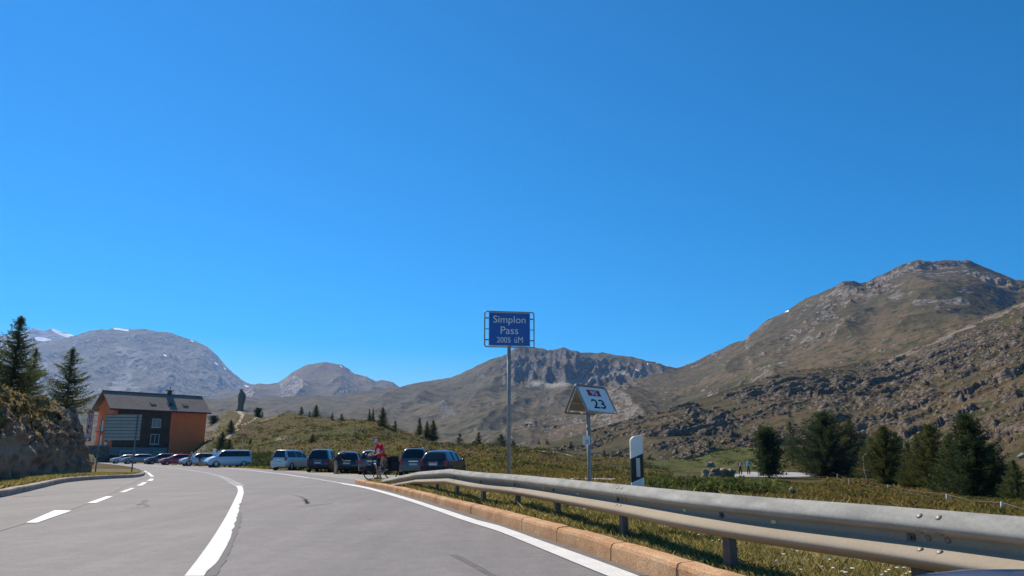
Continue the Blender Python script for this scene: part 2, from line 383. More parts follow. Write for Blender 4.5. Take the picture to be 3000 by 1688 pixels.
relief('grey_mountain', [(-900, 1040), (-400, 1030), (-60, 1020), (60, 1012), (130, 1000), (200, 990), (220, 983), (240, 975), (270, 968), (285, 966), (297, 962), (312, 966), (330, 961), (372, 963), (410, 964), (445, 969), (475, 971), (500, 976), (520, 983), (545, 991), (570, 997), (592, 1006), (610, 1018), (625, 1030), (640, 1046), (652, 1060), (668, 1078), (684, 1094), (700, 1107), (716, 1118), (732, 1124), (746, 1128), (765, 1124), (800, 1128), (900, 1140)],
       [(-900, 5600), (900, 5000)], [(-900, 2300), (900, 2600)], [(-900, -10), (900, 0)], 520, 260, lambda t, a: t ** 1.35,
       lambda u, v, t, x, y: (ridged(u / 620, v / 1500, 5, 15, .4) - .8) * 62 * W(t, .9, .55) + fbm(x / 70, y / 70, 4, 12) * 5 * sstep(.1, .4, t) + (ridged(u / 150, v / 420, 4, 55) - .8) * 14 * W(t, 1.2, .35), m_dome, dome_attr)
# the middle hill
m_mid = land_mat('mid_rock', (.0015, .008, .04), [(.10, .085, .055), (.14, .115, .075), (.17, .135, .09), (.19, .155, .10)], BROWN_R, bumpd=3, shrubs=False)
relief('middle_mountain', [(560, 1160), (700, 1143), (745, 1127), (762, 1123), (790, 1125), (815, 1121), (835, 1107), (852, 1094), (872, 1082), (892, 1072), (912, 1067), (932, 1063), (960, 1062), (985, 1065), (1003, 1069), (1022, 1081), (1036, 1094), (1050, 1098), (1072, 1102), (1085, 1110), (1100, 1116), (1118, 1113), (1135, 1115), (1152, 1121), (1165, 1130), (1180, 1138), (1300, 1160)],
       [(560, 4200), (1300, 4200)], [(560, 2300), (1300, 2300)], [(560, 20), (1300, 20)], 300, 160, lambda t, a: t ** 1.3,
       lambda u, v, t, x, y: (ridged(u / 330, v / 800, 5, 25, .42) - .9) * 45 * W(t, .8, .5) + fbm(x / 50, y / 50, 4, 22) * 3.5, m_mid,
       lambda s, t, az, x, y, z, r: dict(rock=sstep(.55, .95, s) * .8, snow=band(az, (z - EYE) / r, [(997, 1072), (1002, 1076)], 3) * .9))
# the brown mountain behind the sign with its long left shoulder
def brown_attr(s, t, az, x, y, z, r):
    e = (z - EYE) / r; sn = 0
    for a, b, w in (((1896, 1064), (1899, 1068), 3), ((1924, 1063), (1930, 1064), 2.5), ((1950, 1070), (1968, 1073), 3), ((1862, 1082), (1870, 1088), 3), ((1936, 1089), (1938, 1090), 2.5)):
        sn = np.maximum(sn, band(az, e, [a, b], w))
    cl = (.55 + .6 * fbm(az * 90, r / 60, 4, 88)) * np.maximum(band(az, e, [(1510, 1035), (1560, 1080), (1620, 1090)], 50), np.maximum(band(az, e, [(1660, 1030), (1720, 1070), (1800, 1060), (1900, 1070)], 26), band(az, e, [(1480, 1060), (1520, 1090)], 26)))
    sc = np.maximum(band(az, e, [(1560, 1122), (1620, 1130), (1700, 1115), (1800, 1095), (1900, 1092)], 26) * .6, 0)
    return dict(rock=np.maximum(sstep(.75, 1.2, s) * .8, cl * .75), scree=sc + .15 * sstep(.3, .7, fbm(az * 60, r / 300, 3, 77)) * sstep(.4, .7, t), snow=sn)
m_brown = land_mat('brown_heath_far', (.004, .022, .11), [(.066, .058, .026), (.10, .082, .038), (.135, .10, .05), (.155, .122, .064)], [(.05, .047, .046), (.10, .092, .083), (.18, .16, .138)], bumpd=1.1)
relief('brown_mountain', [(-900, 1195), (0, 1180), (250, 1165), (400, 1170), (560, 1160), (640, 1172), (700, 1158), (760, 1168), (830, 1162), (900, 1158), (960, 1160), (1040, 1150), (1100, 1142), (1172, 1134), (1210, 1124), (1262, 1116), (1320, 1106), (1345, 1097), (1380, 1081), (1410, 1066), (1442, 1051), (1470, 1044), (1484, 1038), (1505, 1026), (1522, 1021), (1552, 1023), (1562, 1020), (1590, 1021), (1602, 1026), (1615, 1026), (1632, 1022), (1652, 1017), (1668, 1025), (1692, 1029), (1700, 1033), (1725, 1032), (1752, 1034), (1765, 1031), (1800, 1039), (1850, 1044), (1890, 1055), (1925, 1061), (1945, 1069), (1970, 1076), (2010, 1080), (2200, 1090)],
       [(-900, 2300), (700, 2300), (1200, 2500), (1500, 2600), (2200, 2500)], [(-900, 420), (1000, 480), (2200, 700)], [(-900, -40), (2200, -20)], 760, 420, lambda t, a: t ** 1.45,
       lambda u, v, t, x, y: (ridged(u / 210, v / 560, 5, 35, .42) - .8) * (14 + 12 * sstep(pxaz(1250), pxaz(1480), u / 2400.)) * W(t, 1.1, .45) * (.35 + .65 * sstep(pxaz(900), pxaz(1300), u / 2400.)) + (ridged(u / 70, v / 170, 5, 36) - .8) * 30 * sstep(.55, .8, t) * W(t, 1.6, .6) * sstep(pxaz(1430), pxaz(1520), u / 2400.) + fbm(x / 22, y / 22, 4, 32) * 1.3 + fbm(x / 190, y / 190, 4, 44) * 16 * W(t, .8, .8), m_brown, brown_attr, px=(-900, 2200))
# the right-hand mountain
def right_attr(s, t, az, x, y, z, r):
    e = (z - EYE) / r
    cl = 0
    for pts, w, k in (([(2650, 770), (2700, 790), (2780, 790), (2860, 800), (2940, 825)], 34, .8), ([(2620, 870), (2700, 880), (2790, 900), (2820, 870)], 42, .62), ([(2205, 985), (2235, 960), (2262, 938)], 16, .6), ([(2320, 990), (2350, 998), (2365, 985)], 14, 1), ([(2420, 850), (2450, 840)], 12, .7),
                      ([(2090, 1040), (2110, 1050)], 12, .7), ([(2255, 1070), (2300, 1065)], 12, .8), ([(2100, 1095), (2140, 1100)], 14, .6), ([(2400, 995), (2480, 985), (2590, 990)], 12, .5), ([(1800, 1215), (1850, 1230), (1890, 1240)], 12, .6)):
        cl = np.maximum(cl, band(az, e, pts, w * 1.3) * k)
    cl = cl * np.clip(.55 + 1.1 * fbm(x / 40, y / 40, 5, 87), 0, 1.2)
    sc = np.maximum(band(az, e, [(2330, 930), (2380, 905), (2420, 890)], 22) * .4, band(az, e, [(2540, 920), (2480, 940), (2430, 930)], 18) * .5)
    sc = np.maximum(sc, band(az, e, [(2560, 800), (2600, 790), (2640, 780)], 10) * .7); sc = sc * np.clip(.6 + 1.2 * fbm(az * 160, r / 110, 4, 86), 0, 1.1)
    return dict(rock=np.maximum(sstep(.75, 1.2, s) * .7, cl), scree=sc + .2 * sstep(.35, .8, fbm(az * 90, r / 140, 3, 78)) * sstep(.45, .7, t), snow=band(az, e, [(2300, 913), (2309, 911)], 4))
def right_dz(u, v, t, x, y):
    big = (ridged(u / 260, v / 520, 5, 45, .42) - .8) * 17 * W(t, 1.0, .4)
    tr = fbm(x / 160, y / 160, 4, 66)
    q = np.sin(v / 60 + tr * 4.) * 1.0 * W(t, .8, 1.0)
    crag = ridged(x / 45, y / 60, 5, 71)
    return big + q + (crag - .8) * (5 + 10 * sstep(.68, .9, t) * sstep(pxaz(2380), pxaz(2620), u / 1650.)) * sstep(.15, .45, fbm(x / 260, y / 200, 3, 70) + .35 * sstep(.72, .95, t) * sstep(pxaz(2400), pxaz(2650), u / 1650.)) * W(t, .6, .25) + (ridged(x / 16, y / 16, 4, 83) - .8) * 1.3 * sstep(.5, .9, crag) * W(t, .6, .3) + fbm(x / 12, y / 12, 4, 48) * .9 + fbm(x / 500, y / 500, 3, 47) * 16 * W(t, .8, .7)
m_right = land_mat('brown_heath_slope', (.006, .035, .18), [(.056, .052, .023), (.10, .079, .037), (.138, .096, .05), (.16, .123, .066)], [(.055, .052, .048), (.13, .113, .095), (.25, .212, .172)], scree=(.29, .24, .19), bumpd=.7)
relief('right_mountain', [(1300, 1330), (1400, 1305), (1480, 1268), (1560, 1228), (1640, 1196), (1700, 1171), (1770, 1146), (1840, 1121), (1920, 1096), (1992, 1075), (2030, 1062), (2060, 1047), (2100, 1028), (2142, 1010), (2165, 1003), (2182, 998), (2195, 982), (2215, 966), (2232, 949), (2250, 936), (2268, 928), (2292, 919), (2315, 905), (2342, 890), (2380, 869), (2420, 851), (2450, 838), (2468, 826), (2482, 824), (2500, 823), (2515, 829), (2540, 827), (2560, 815), (2582, 804), (2610, 790), (2640, 777), (2665, 766), (2692, 759), (2712, 764), (2732, 766), (2758, 763), (2782, 761), (2808, 761), (2832, 760), (2850, 767), (2872, 776), (2900, 788), (2932, 801), (2955, 810), (2975, 820), (2990, 819), (3010, 824), (3100, 800), (3300, 770), (3700, 760), (4200, 800)],
       [(1300, 900), (1700, 1300), (2000, 1700), (2700, 1900), (4200, 1800)], [(1300, 330), (1800, 330), (2300, 380), (4200, 420)], [(1300, -14), (2000, -12), (2500, 5), (3000, 30), (4200, 40)], 900, 460, lambda t, a: t ** 1.25, right_dz, m_right, right_attr)
# its rocky foot, crossed by ledges
def foot_dz(u, v, t, x, y):
    k = sstep(pxaz(1650), pxaz(2250), np.arctan2(x, y))
    p_, q_ = u * .94 + v * .33, v * .94 - u * .33
    mask = sstep(.14, .42, fbm(p_ / 80, q_ / 38, 5, 90) + .25 * k - .07)
    ph = q_ / 36 + fbm(p_ / 95, q_ / 48, 4, 91) * 1.5
    saw = ph - np.floor(ph); saw = sstep(0, .16, saw) - saw
    ph2 = q_ / 11 + fbm(p_ / 36, q_ / 20, 4, 92) * 1.7
    saw2 = ph2 - np.floor(ph2); saw2 = sstep(0, .2, saw2) - saw2
    m2 = sstep(.08, .42, fbm(p_ / 60, q_ / 30, 4, 93) + .22 * k)
    w = W(t, .5, .3) * sstep(0, .06, t)
    return (saw * 4.2 * mask + saw2 * 1.5 * m2) * w * (.45 + .55 * k) + (ridged(p_ / 22, q_ / 12, 5, 95) - .8) * .8 * mask * w + (ridged(p_ / 7, q_ / 3.5, 4, 81) - .8) * .75 * np.maximum(mask, m2) * w + (ridged(x / 2.8, y / 2.8, 3, 82) - .8) * .3 * np.maximum(mask, m2) + fbm(x / 4, y / 4, 4, 96) * .22 * (.3 + mask) + fbm(x / 110, y / 110, 3, 97) * 5 * w
def foot_attr(s, t, az, x, y, z, r):
    e = (z - EYE) / r
    g = band(az, e, [(3010, 890), (2900, 935), (2800, 970), (2720, 1010), (2640, 1040), (2610, 1055)], 15)
    k = sstep(pxaz(1650), pxaz(2250), az)
    fl = sstep(.1, .5, fbm(x / 26, y / 20, 5, 99) + .1 * k - .05)
    return dict(rock=np.maximum(sstep(.7, 1.1, s), .26 * fl), scree=np.maximum(g * .9 * np.clip(.6 + fbm(x / 14, y / 14, 4, 85), 0, 1), .28 * sstep(.25, .7, fbm(x / 30, y / 22, 4, 98)) * k))
m_foot = land_mat('rocky_heath', (.012, .07, .6), [(.045, .044, .018), (.08, .066, .030), (.115, .08, .04), (.135, .102, .054)], [(.048, .04, .038), (.11, .088, .07), (.19, .15, .112)], scree=(.27, .22, .17), bumpd=.32)
FOOTHILL = relief('rocky_foothill', [(1300, 1345), (1500, 1322), (1600, 1302), (1700, 1276), (1800, 1252), (1900, 1222), (2000, 1186), (2080, 1160), (2150, 1135), (2230, 1112), (2300, 1094), (2380, 1084), (2450, 1076), (2530, 1064), (2600, 1052), (2650, 1033), (2700, 1013), (2750, 990), (2800, 966), (2850, 945), (2900, 926), (2950, 905), (3000, 884), (3200, 840), (3500, 800), (4200, 780)],
       [(1300, 330), (1600, 360), (2000, 430), (2600, 600), (3000, 700), (4200, 700)], [(1300, 215), (1600, 205), (2000, 190), (2500, 180), (3000, 130), (4200, 130)], [(1300, -14), (2000, -12), (2500, -10), (3000, -6), (4200, -5)], 900, 520, lambda t, a: t ** 1.12, foot_dz, m_foot, foot_attr, back=.25, fall=.3)

# ---------------------------------------------------------------- near ground
def build_ground():
    az = np.linspace(R(-64), R(64), 1180)
    r = [1.2]
    while r[-1] < 430: r.append(r[-1] * 1.0125 + .004)
    r = np.array(r)[:, None]
    x, y = r * np.sin(az), r * np.cos(az)
    z = gz(x, y)
    me = nmesh('ground', np.stack([x, y, z], -1).reshape(-1, 3), gridfaces(*z.shape)[:, ::-1])
    dk = x - np.where(y < KEND, xk(y), np.interp(y, *EX)); dl = xl(y) - x
    n = fbm(x / 1.2, y / 1.2, 4, 61)
    gravel = sstep(.9, 1.5, dk + n * .5 - .5 * (y < 8)) * (1 - sstep(3.2, 5.0, dk + n * 1.2)) * (1 - sstep(KEND + 4, KEND + 12, y)) * sstep(R(-16), R(-10), np.arctan2(x, y))
    gravel = np.maximum(gravel, sstep(.0, .1, dk) * (1 - sstep(5, 7, dk + n)) * sstep(KEND - 1, KEND + .5, y) * (1 - sstep(40, 46, y)))
    verge = np.maximum((1 - sstep(3.6, 6.5, dk)) * (y < KEND + 3), sstep(0, .2, dl) * (1 - sstep(8, 12, dl)) * (y < 75))
    verge = np.maximum(verge, (1 - sstep(2.5, 6, dk)) * (y > 45) * (dk > 0) * .6)
    rr = np.hypot(x, y); a_ = np.arctan2(x, y); e = (z - EYE) / rr
    path = np.maximum(band(a_, e, [(700, 1208), (712, 1215), (702, 1235), (690, 1250), (697, 1257), (678, 1270), (665, 1281), (660, 1290)], 7), np.maximum(band(a_, e, [(752, 1222), (735, 1236), (705, 1246)], 4), band(a_, e, [(1630, 1400), (1690, 1385), (1752, 1366)], 4)))
    path = np.maximum(path, band(a_, e, [(1560, 1318), (1640, 1326), (1680, 1337)], 4) * .9)
    gy, gx = np.gradient(z); sl = np.hypot(gy / np.gradient(r, axis=0), gx / (r * np.gradient(az)))
    rock = sstep(.42, .7, sl) * sstep(60, 90, rr) + .45 * sstep(.35, .6, fbm(x / 7, y / 7, 4, 64)) * sstep(85, 110, rr) * (a_ < R(0))
    rock = np.maximum(rock, band(a_, e, [(690, 1204), (715, 1206), (740, 1212)], 8))
    lush = .85 * sstep(pxaz(1840), pxaz(1960), a_) * (1 - sstep(pxaz(2240), pxaz(2330), a_)) * sstep(100, 118, rr)
    for k, v in dict(lush=lush, gravel=gravel, verge=verge, path=path, rock=rock).items(): attr(me, k, v + 0 * z)
    t = NT('alpine_meadow')
    big = t.noise(.035, 5, .6, .4); mid = t.noise(.22, 5, .65, .4); fine = t.noise(1.6, 5, .7, .2); vf = t.noise(11, 4, .7)
    f = t.math('ADD', t.math('MULTIPLY', big, .4), t.math('MULTIPLY', mid, .6))
    g = t.ramp(f, [(.32, (.028, .036, .012)), (.42, (.062, .062, .017)), (.49, (.10, .082, .025)), (.55, (.125, .072, .027)), (.62, (.10, .05, .022)), (.7, (.06, .054, .018))])
    g = t.mix(.7, g, t.ramp(fine, [(.28, .3), (.7, 1.15)]), 'MULTIPLY')
    g = t.mix(t.attr('lush'), g, t.mix(.6, (.085, .095, .022), t.ramp(mid, [(.3, .5), (.7, 1.2)]), 'MULTIPLY'))
    g = t.mix(t.ramp(t.math('MULTIPLY_ADD', fine, .3, t.noise(.4, 5, .7, .6)), [(.68, 0.), (.75, 1.)]), g, (.028, .036, .012))
    vg = t.mix(.6, t.ramp(t.noise(.9, 5, .65), [(.34, (.09, .10, .03)), (.5, (.19, .155, .06)), (.66, (.27, .2, .095))]), t.ramp(vf, [(.3, .4), (.7, 1.1)]), 'MULTIPLY')
    g = t.mix(t.attr('verge'), g, vg)
    gv = t.ramp(t.voro(9, out='Color'), [(.15, (.2, .18, .155)), (.5, (.38, .35, .31)), (.85, (.46, .42, .36))])
    gm = t.ramp(t.math('ADD', t.attr('gravel'), t.math('MULTIPLY_ADD', fine, .7, -.35)), [(.42, 0.), (.6, 1.)])
    g = t.mix(gm, g, t.mix(.35, gv, t.ramp(vf, [(.3, .5), (.7, 1.0)]), 'MULTIPLY'))
    rk = t.ramp(t.noise(.9, 6, .7, .4), [(.35, (.06, .055, .048)), (.55, (.17, .145, .115)), (.72, (.34, .29, .22))])
    g = t.mix(t.ramp(t.math('ADD', t.attr('rock'), t.math('MULTIPLY_ADD', fine, .8, -.4)), [(.45, 0.), (.6, 1.)]), g, rk)
    g = t.mix(t.ramp(t.math('ADD', t.attr('path'), t.math('MULTIPLY_ADD', fine, .8, -.4)), [(.42, 0.), (.58, 1.)]), g, t.mix(fine, (.24, .18, .12), (.44, .35, .26)))
    t.bump(t.math('ADD', fine, t.math('MULTIPLY', vf, .35)), .8, .25)
    o = link('ground', me, t.done(g, .95, .1), smooth=True); tag(o, kind='structure')
build_ground()

# ---------------------------------------------------------------- road, kerbs, markings
def asphalt(name, base, tone):
    t = NT(name)
    sp = t.noise(70, 3, .8); sp2 = t.voro(95, out='Color'); mid = t.noise(.35, 6, .65); lng = t.noise(1.0, 4, .6, vec=t.mapping((1.6, .12, 1)))
    c = t.ramp(mid, [(.3, tuple(k * .9 for k in base)), (.5, base), (.7, tuple(k * 1.1 for k in tone))])
    c = t.mix(.5, c, t.ramp(sp, [(.38, .5), (.62, 1.3)]), 'MULTIPLY')
    c = t.mix(.4, c, t.ramp(t.noise(4.5, 5, .7), [(.36, .74), (.62, 1.15)]), 'MULTIPLY')
    c = t.mix(.25, c, t.ramp(sp2, [(.1, .5), (.6, 1.), (.95, 1.8)]), 'MULTIPLY')
    c = t.mix(.35, c, t.ramp(lng, [(.38, .72), (.62, 1.12)]), 'MULTIPLY')
    t.bump(t.math('ADD', sp, t.math('MULTIPLY', t.voro(120), .6)), .25, .006)
    return t.done(c, .82, .3)
def sheet(name, Ys, fl, fr, dz, m, n=24):
    Ys = np.asarray(Ys, float)[:, None]; k = np.linspace(0, 1, n)[None, :]
    x = fl(Ys) * (1 - k) + fr(Ys) * k; y = Ys + 0 * k; z = zroad(y) + dz
    o = link(name, nmesh(name, np.stack([x, y, z], -1).reshape(-1, 3), gridfaces(*z.shape)), m, smooth=True); return tag(o, kind='structure')
ROADY = np.unique(np.concatenate([np.arange(-6, 60, .4), np.arange(60, 150, 1.0), [KEND - .001, KEND]]))
sheet('road', ROADY, xl, xr, 0, asphalt('road_asphalt', (.185, .171, .165), (.20, .18, .17)))
APR = lambda q: np.interp(q, *curve([(KEND - 1.5, RIGHT[-1][0] - .1)] + [(GR(x, y)[1], GR(x, y)[0]) for x, y in ((1100, 1430), (1015, 1414), (900, 1394), (800, 1381), (700, 1371), (600, 1363), (400, 1353))]))
sheet('parking_apron', [q for q in ROADY if 26.2 < q < 128], lambda q: APR(q) + .9, lambda q: xr(q) - .02, .004, asphalt('worn_concrete', (.27, .245, .215), (.3, .265, .23)), 16)
paint_t = NT('road_paint')
paint_t.bump(paint_t.noise(90, 3, .7), .2, .004)
PAINT = paint_t.done(paint_t.mix(paint_t.ramp(paint_t.math('ADD', paint_t.noise(55, 4, .75), paint_t.math('MULTIPLY', paint_t.noise(2.5, 4), .35)), [(.5, 0.), (.9, .75)]), (.74, .74, .70), (.35, .34, .33)), .6, .3)
TAR = M_('tar_seal', (.045, .04, .04), .7, var=.3, scale=6)
def strip(name, a, b, m, dz=.008, kind='structure'):
    n = len(a); v = [(p[0], p[1], float(zroad(p[1])) + dz) for p in a] + [(p[0], p[1], float(zroad(p[1])) + dz) for p in b]
    me = bpy.data.meshes.new(name); me.from_pydata(v, [], [(i, i + 1, n + i + 1, n + i) for i in range(n - 1)])
    bm = bmesh.new(); bm.from_mesh(me)
    for f in bm.faces:
        f.normal_update()
        if f.normal.z < 0: f.normal_flip()
    bm.to_mesh(me); bm.free()
    return tag(link(name, me, m), kind=kind)
def resample(pts, step):
    p = np.array(pts, float); d = np.concatenate([[0], np.cumsum(np.hypot(*np.diff(p, axis=0).T))])
    s = np.linspace(0, d[-1], max(2, int(d[-1] / step)))
    def cr(q):                                # Catmull-Rom through the points
        i = np.clip(np.searchsorted(d, q) - 1, 0, len(d) - 2); u = (q - d[i]) / (d[i + 1] - d[i])
        P = lambda j: p[np.clip(j, 0, len(p) - 1)]
        T0 = (P(i + 1) - P(i - 1)) / (d[np.clip(i + 1, 0, len(d) - 1)] - d[np.clip(i - 1, 0, len(d) - 1)])
        T1 = (P(i + 2) - P(i)) / (d[np.clip(i + 2, 0, len(d) - 1)] - d[np.clip(i, 0, len(d) - 1)])
        h = d[i + 1] - d[i]
        return (2 * u**3 - 3 * u**2 + 1) * P(i) + (u**3 - 2 * u**2 + u) * h * T0 + (-2 * u**3 + 3 * u**2) * P(i + 1) + (u**3 - u**2) * h * T1
    return np.array([cr(q) for q in s])
def normals(p):
    t = np.gradient(p, axis=0); t /= np.hypot(t[:, 0], t[:, 1])[:, None]; return np.stack([-t[:, 1], t[:, 0]], 1)
def widen(pts, w, step=.4):
    p = resample(pts, step); n = normals(p); return p + n * w / 2, p - n * w / 2
g2 = lambda L: [GR(*p)[:2] for p in L]
cl = resample(g2([(540, 1690), (582, 1636), (628, 1570), (664, 1510), (690, 1458), (697, 1440), (695, 1430), (690, 1424)]), .25)
cr_ = resample(g2([(610, 1690), (644, 1636), (674, 1580), (696, 1515), (709, 1464), (714, 1443), (712, 1430), (708, 1424)]), .25)
k = min(len(cl), len(cr_)); cl, cr_ = cl[np.linspace(0, len(cl) - 1, k).astype(int)], cr_[np.linspace(0, len(cr_) - 1, k).astype(int)]
def ragged(p, q, amp, seed): return p + (q - p) * (amp * np.maximum(0, fbm(np.arange(len(p)) * .35, np.full(len(p), seed + .5), 4, seed)))[:, None]
strip('centre_line_marking', cl, ragged(cr_, cl, .22, 3), PAINT)
nn = normals(cr_); wtar = (.05 + .05 * np.abs(fbm(np.arange(k) * .3, np.full(k, 2.2), 3, 8)))[:, None] * sstep(14.5, 13, cr_[:, 1])[:, None]
strip('tar_seam', cr_ + (cl - cr_) * .12, cr_ - nn * wtar, TAR, .005)
eu = resample(g2([(1884, 1695), (1866.5, 1688), (1735, 1638.6), (1603, 1592), (1460, 1541), (1400, 1525.5), (1343, 1506.8), (1275, 1484.8), (1206, 1462.8), (1137, 1443), (1066, 1425.7), (1000, 1415.3)]), .3)
el = resample(g2([(1794, 1695), (1776, 1688), (1735, 1671.5), (1603, 1616.6), (1460, 1558), (1400, 1539), (1343, 1520.5), (1275, 1495.8), (1206, 1471.6), (1137, 1450.4), (1066, 1431), (1000, 1418.5)]), .3)
k = min(len(eu), len(el)); strip('edge_line_marking', eu[np.linspace(0, len(eu) - 1, k).astype(int)], el[np.linspace(0, len(el) - 1, k).astype(int)], PAINT)
def dashes(name, pts, w, on, off):
    p = resample(pts, .1); d = np.concatenate([[0], np.cumsum(np.hypot(*np.diff(p, axis=0).T))]); n = normals(p); s = 0; vs = []; fs = []
    while s < d[-1]:
        q = np.where((d >= s) & (d <= s + on))[0]
        if len(q) > 1:
            b = len(vs); m = len(q)
            for side in (1, -1): vs += [(p[i][0] + n[i][0] * w / 2 * side, p[i][1] + n[i][1] * w / 2 * side, float(zroad(p[i][1])) + .008) for i in q]
            fs += [(b + i, b + m + i, b + m + i + 1, b + i + 1) for i in range(m - 1)]
        s += on + off
    me = bpy.data.meshes.new(name); me.from_pydata(vs, [], fs); me.update(); return tag(link(name, me, PAINT), kind='structure')
dashes('ladder_line_marking', g2([(700, 1423), (683, 1414), (660, 1402), (640, 1395), (610, 1387), (570, 1380.5), (530, 1374), (492, 1369.5), (434, 1364.5), (384, 1361)]), .36, .5, .55)
dashes('edge_dash_marking', g2([(1000, 1416.5), (960, 1409.5), (903, 1400)]), .2, .9, .45)
strip('far_edge_marking', *widen(g2([(903, 1400), (840, 1391), (780, 1384), (740, 1379), (680, 1373), (608, 1367), (540, 1363), (440, 1358.5), (376, 1356), (273, 1354)]), .2, 1), PAINT)
for q in ([(75, 1533), (160, 1496), (211, 1497), (108, 1533)], [(254, 1475), (312, 1454.5), (332, 1455), (281, 1475)], [(349, 1443), (385, 1430.5), (395, 1431), (366, 1443)], [(399, 1423.5), (420, 1413.5), (432, 1414), (415, 1423.5)], [(430, 1409.5), (440, 1403), (451, 1403), (446, 1409.5)], [(441, 1397), (428, 1385), (437, 1385), (452, 1397)], [(427, 1384), (420, 1380), (426, 1380), (434, 1384)]):
    p = g2(q); strip('lane_dash_marking', [p[0], p[1]], [p[3], p[2]], PAINT)
strip('tar_joint', *widen(g2([(-40, 1565), (60, 1535), (200, 1494), (300, 1456), (350, 1432), (400, 1410), (426, 1399)]), .11, .3), TAR, .005)
def squiggle(L, w, m=None):
    a, b = widen(g2(L), w, .06); j = (RNG.random((len(a), 1)) - .5) * w * 1.2
    strip('tar_crack_repair', a + j, b + j * .7, m or TAR, .005)
squiggle([(429, 1465), (420, 1468), (421, 1474), (411, 1477), (404, 1480)], .06); squiggle([(405, 1480), (425, 1478), (432, 1482), (425, 1485)], .05); squiggle([(364, 1491), (400, 1488), (425, 1485)], .03)
squiggle([(858, 1452), (874, 1454), (886, 1459), (896, 1464), (897, 1472), (903, 1477)], .05); squiggle([(893, 1463), (897, 1470), (900, 1477)], .07)
squiggle([(858, 1485), (900, 1483), (975, 1475)], .035); squiggle([(880, 1455), (950, 1455)], .03); squiggle([(1072, 1522), (1100, 1521)], .03)
squiggle([(30, 1457), (60, 1456), (130, 1453)], .09)
strip('tyre_mark', *widen(g2([(440, 1395.5), (460, 1395), (487, 1395)]), .35, .5), M_('rubber_mark', (.11, .107, .11), .8), .005)
for o_ in (0, 9, 20): squiggle([(1318 + o_, 1625), (1375 + o_, 1655), (1440 + o_, 1690)], .014, M_('faint_rubber_mark', (.15, .14, .138), .8))
squiggle([(1160 + 0, 1421), (1100, 1412), (1047, 1400)], .03)

def kerb(name, path, left, prof, m, stone, groove=.006, hk=lambda y: 1.0):
    """Kerb stones along a path; the joints are cut into the one sweep."""
    p = resample(path, .12); d = np.concatenate([[0], np.cumsum(np.hypot(*np.diff(p, axis=0).T))])
    ss, inn = [], []; s = 0.0; edges = [0]
    while edges[-1] < d[-1] - stone * .6: edges.append(edges[-1] + stone * random.uniform(.82, 1.12))
    for a, b in zip(edges[:-1], edges[1:]):
        ss += [a + .001, a + .012, a + .016] + list(np.arange(a + .2, b - .1, .15)) + [b - .016, b - .012]; inn += [1, 1, 0] + [0] * len(np.arange(a + .2, b - .1, .15)) + [0, 1]
    ss = np.clip(np.array(ss), 0, d[-1]); x = np.interp(ss, d, p[:, 0]); y = np.interp(ss, d, p[:, 1]); nn = normals(p); nx = np.interp(ss, d, nn[:, 0]); ny = np.interp(ss, d, nn[:, 1])
    rings = []; z0 = zroad(y); tilt = {}
    for i in range(len(ss)):
        j = fbm(np.array([ss[i] * 3.1]), np.array([.5]), 3, 5)[0] * .006
        si = np.searchsorted(edges, ss[i]); tl = tilt.setdefault(si, (random.uniform(-.008, .008), random.uniform(-.006, .006)))
        ring = []
        for k, (a, h) in enumerate(prof):
            if inn[i]: a, h = a + groove * (1 if k < 3 else 0), h - groove * (1 if h > .05 else 0)
            a += tl[0] + j; h = h * (hk(y[i]) if h > .05 else 1) + (tl[1] + j) * (h > .05)
            s_ = 1 if left else -1
            ring.append((x[i] + nx[i] * a * s_, y[i] + ny[i] * a * s_, z0[i] + h))
        rings.append(ring)
    b = MB(); b.loft(rings, closed=True); return tag(b.build(name, m), kind='structure')
def granite(name, c0, c1, c2):
    t = NT(name); a = t.noise(2.2, 5, .65); s = t.noise(70, 3, .7); v = t.voro(130, out='Color')
    c = t.mix(.5, t.ramp(a, [(.3, c0), (.5, c1), (.7, c2)]), t.ramp(s, [(.38, .4), (.62, 1.3)]), 'MULTIPLY')
    c = t.mix(.5, c, t.ramp(v, [(.1, .4), (.9, 1.6)]), 'MULTIPLY')
    t.bump(t.math('ADD', s, t.math('MULTIPLY', a, .8)), .5, .008); return t.done(c, .85, .2)
KP = [(0.0, -.1), (.01, .10), (.022, .122), (.045, .13), (.16, .135), (.175, .08), (.175, -.1)]
kerb('kerb_right', [(3.7, -3), (2.72, .5), (2.08, 3.0)] + RIGHT + [(RIGHT[-1][0] - .5, RIGHT[-1][1] + 1.6)], False, KP, granite('rusty_granite', (.36, .19, .09), (.47, .27, .14), (.55, .36, .21)), 1.7, hk=lambda y: float(np.interp(y, [6, 9, 12, 15, 20, 25], [1.38, 1.34, 1.32, 1.2, 1.2, 1.1])))
strip('gutter_grime', [(x - .16 - .05 * random.random(), y) for x, y in resample(RIGHT, .25)], [(x + .03, y) for x, y in resample(RIGHT, .25)], M_('gutter_grime', (.12, .11, .105), .9, var=.3, scale=12), .004)
kerb('kerb_left', [(-10.6, 9.0), (-11.0, 13)] + LEFT[:12], True, [(0, -.1), (.01, .12), (.025, .16), (.05, .17), (.2, .175), (.22, .08), (.22, -.1)], granite('grey_granite', (.22, .18, .15), (.34, .28, .23), (.44, .37, .31)), 1.0)
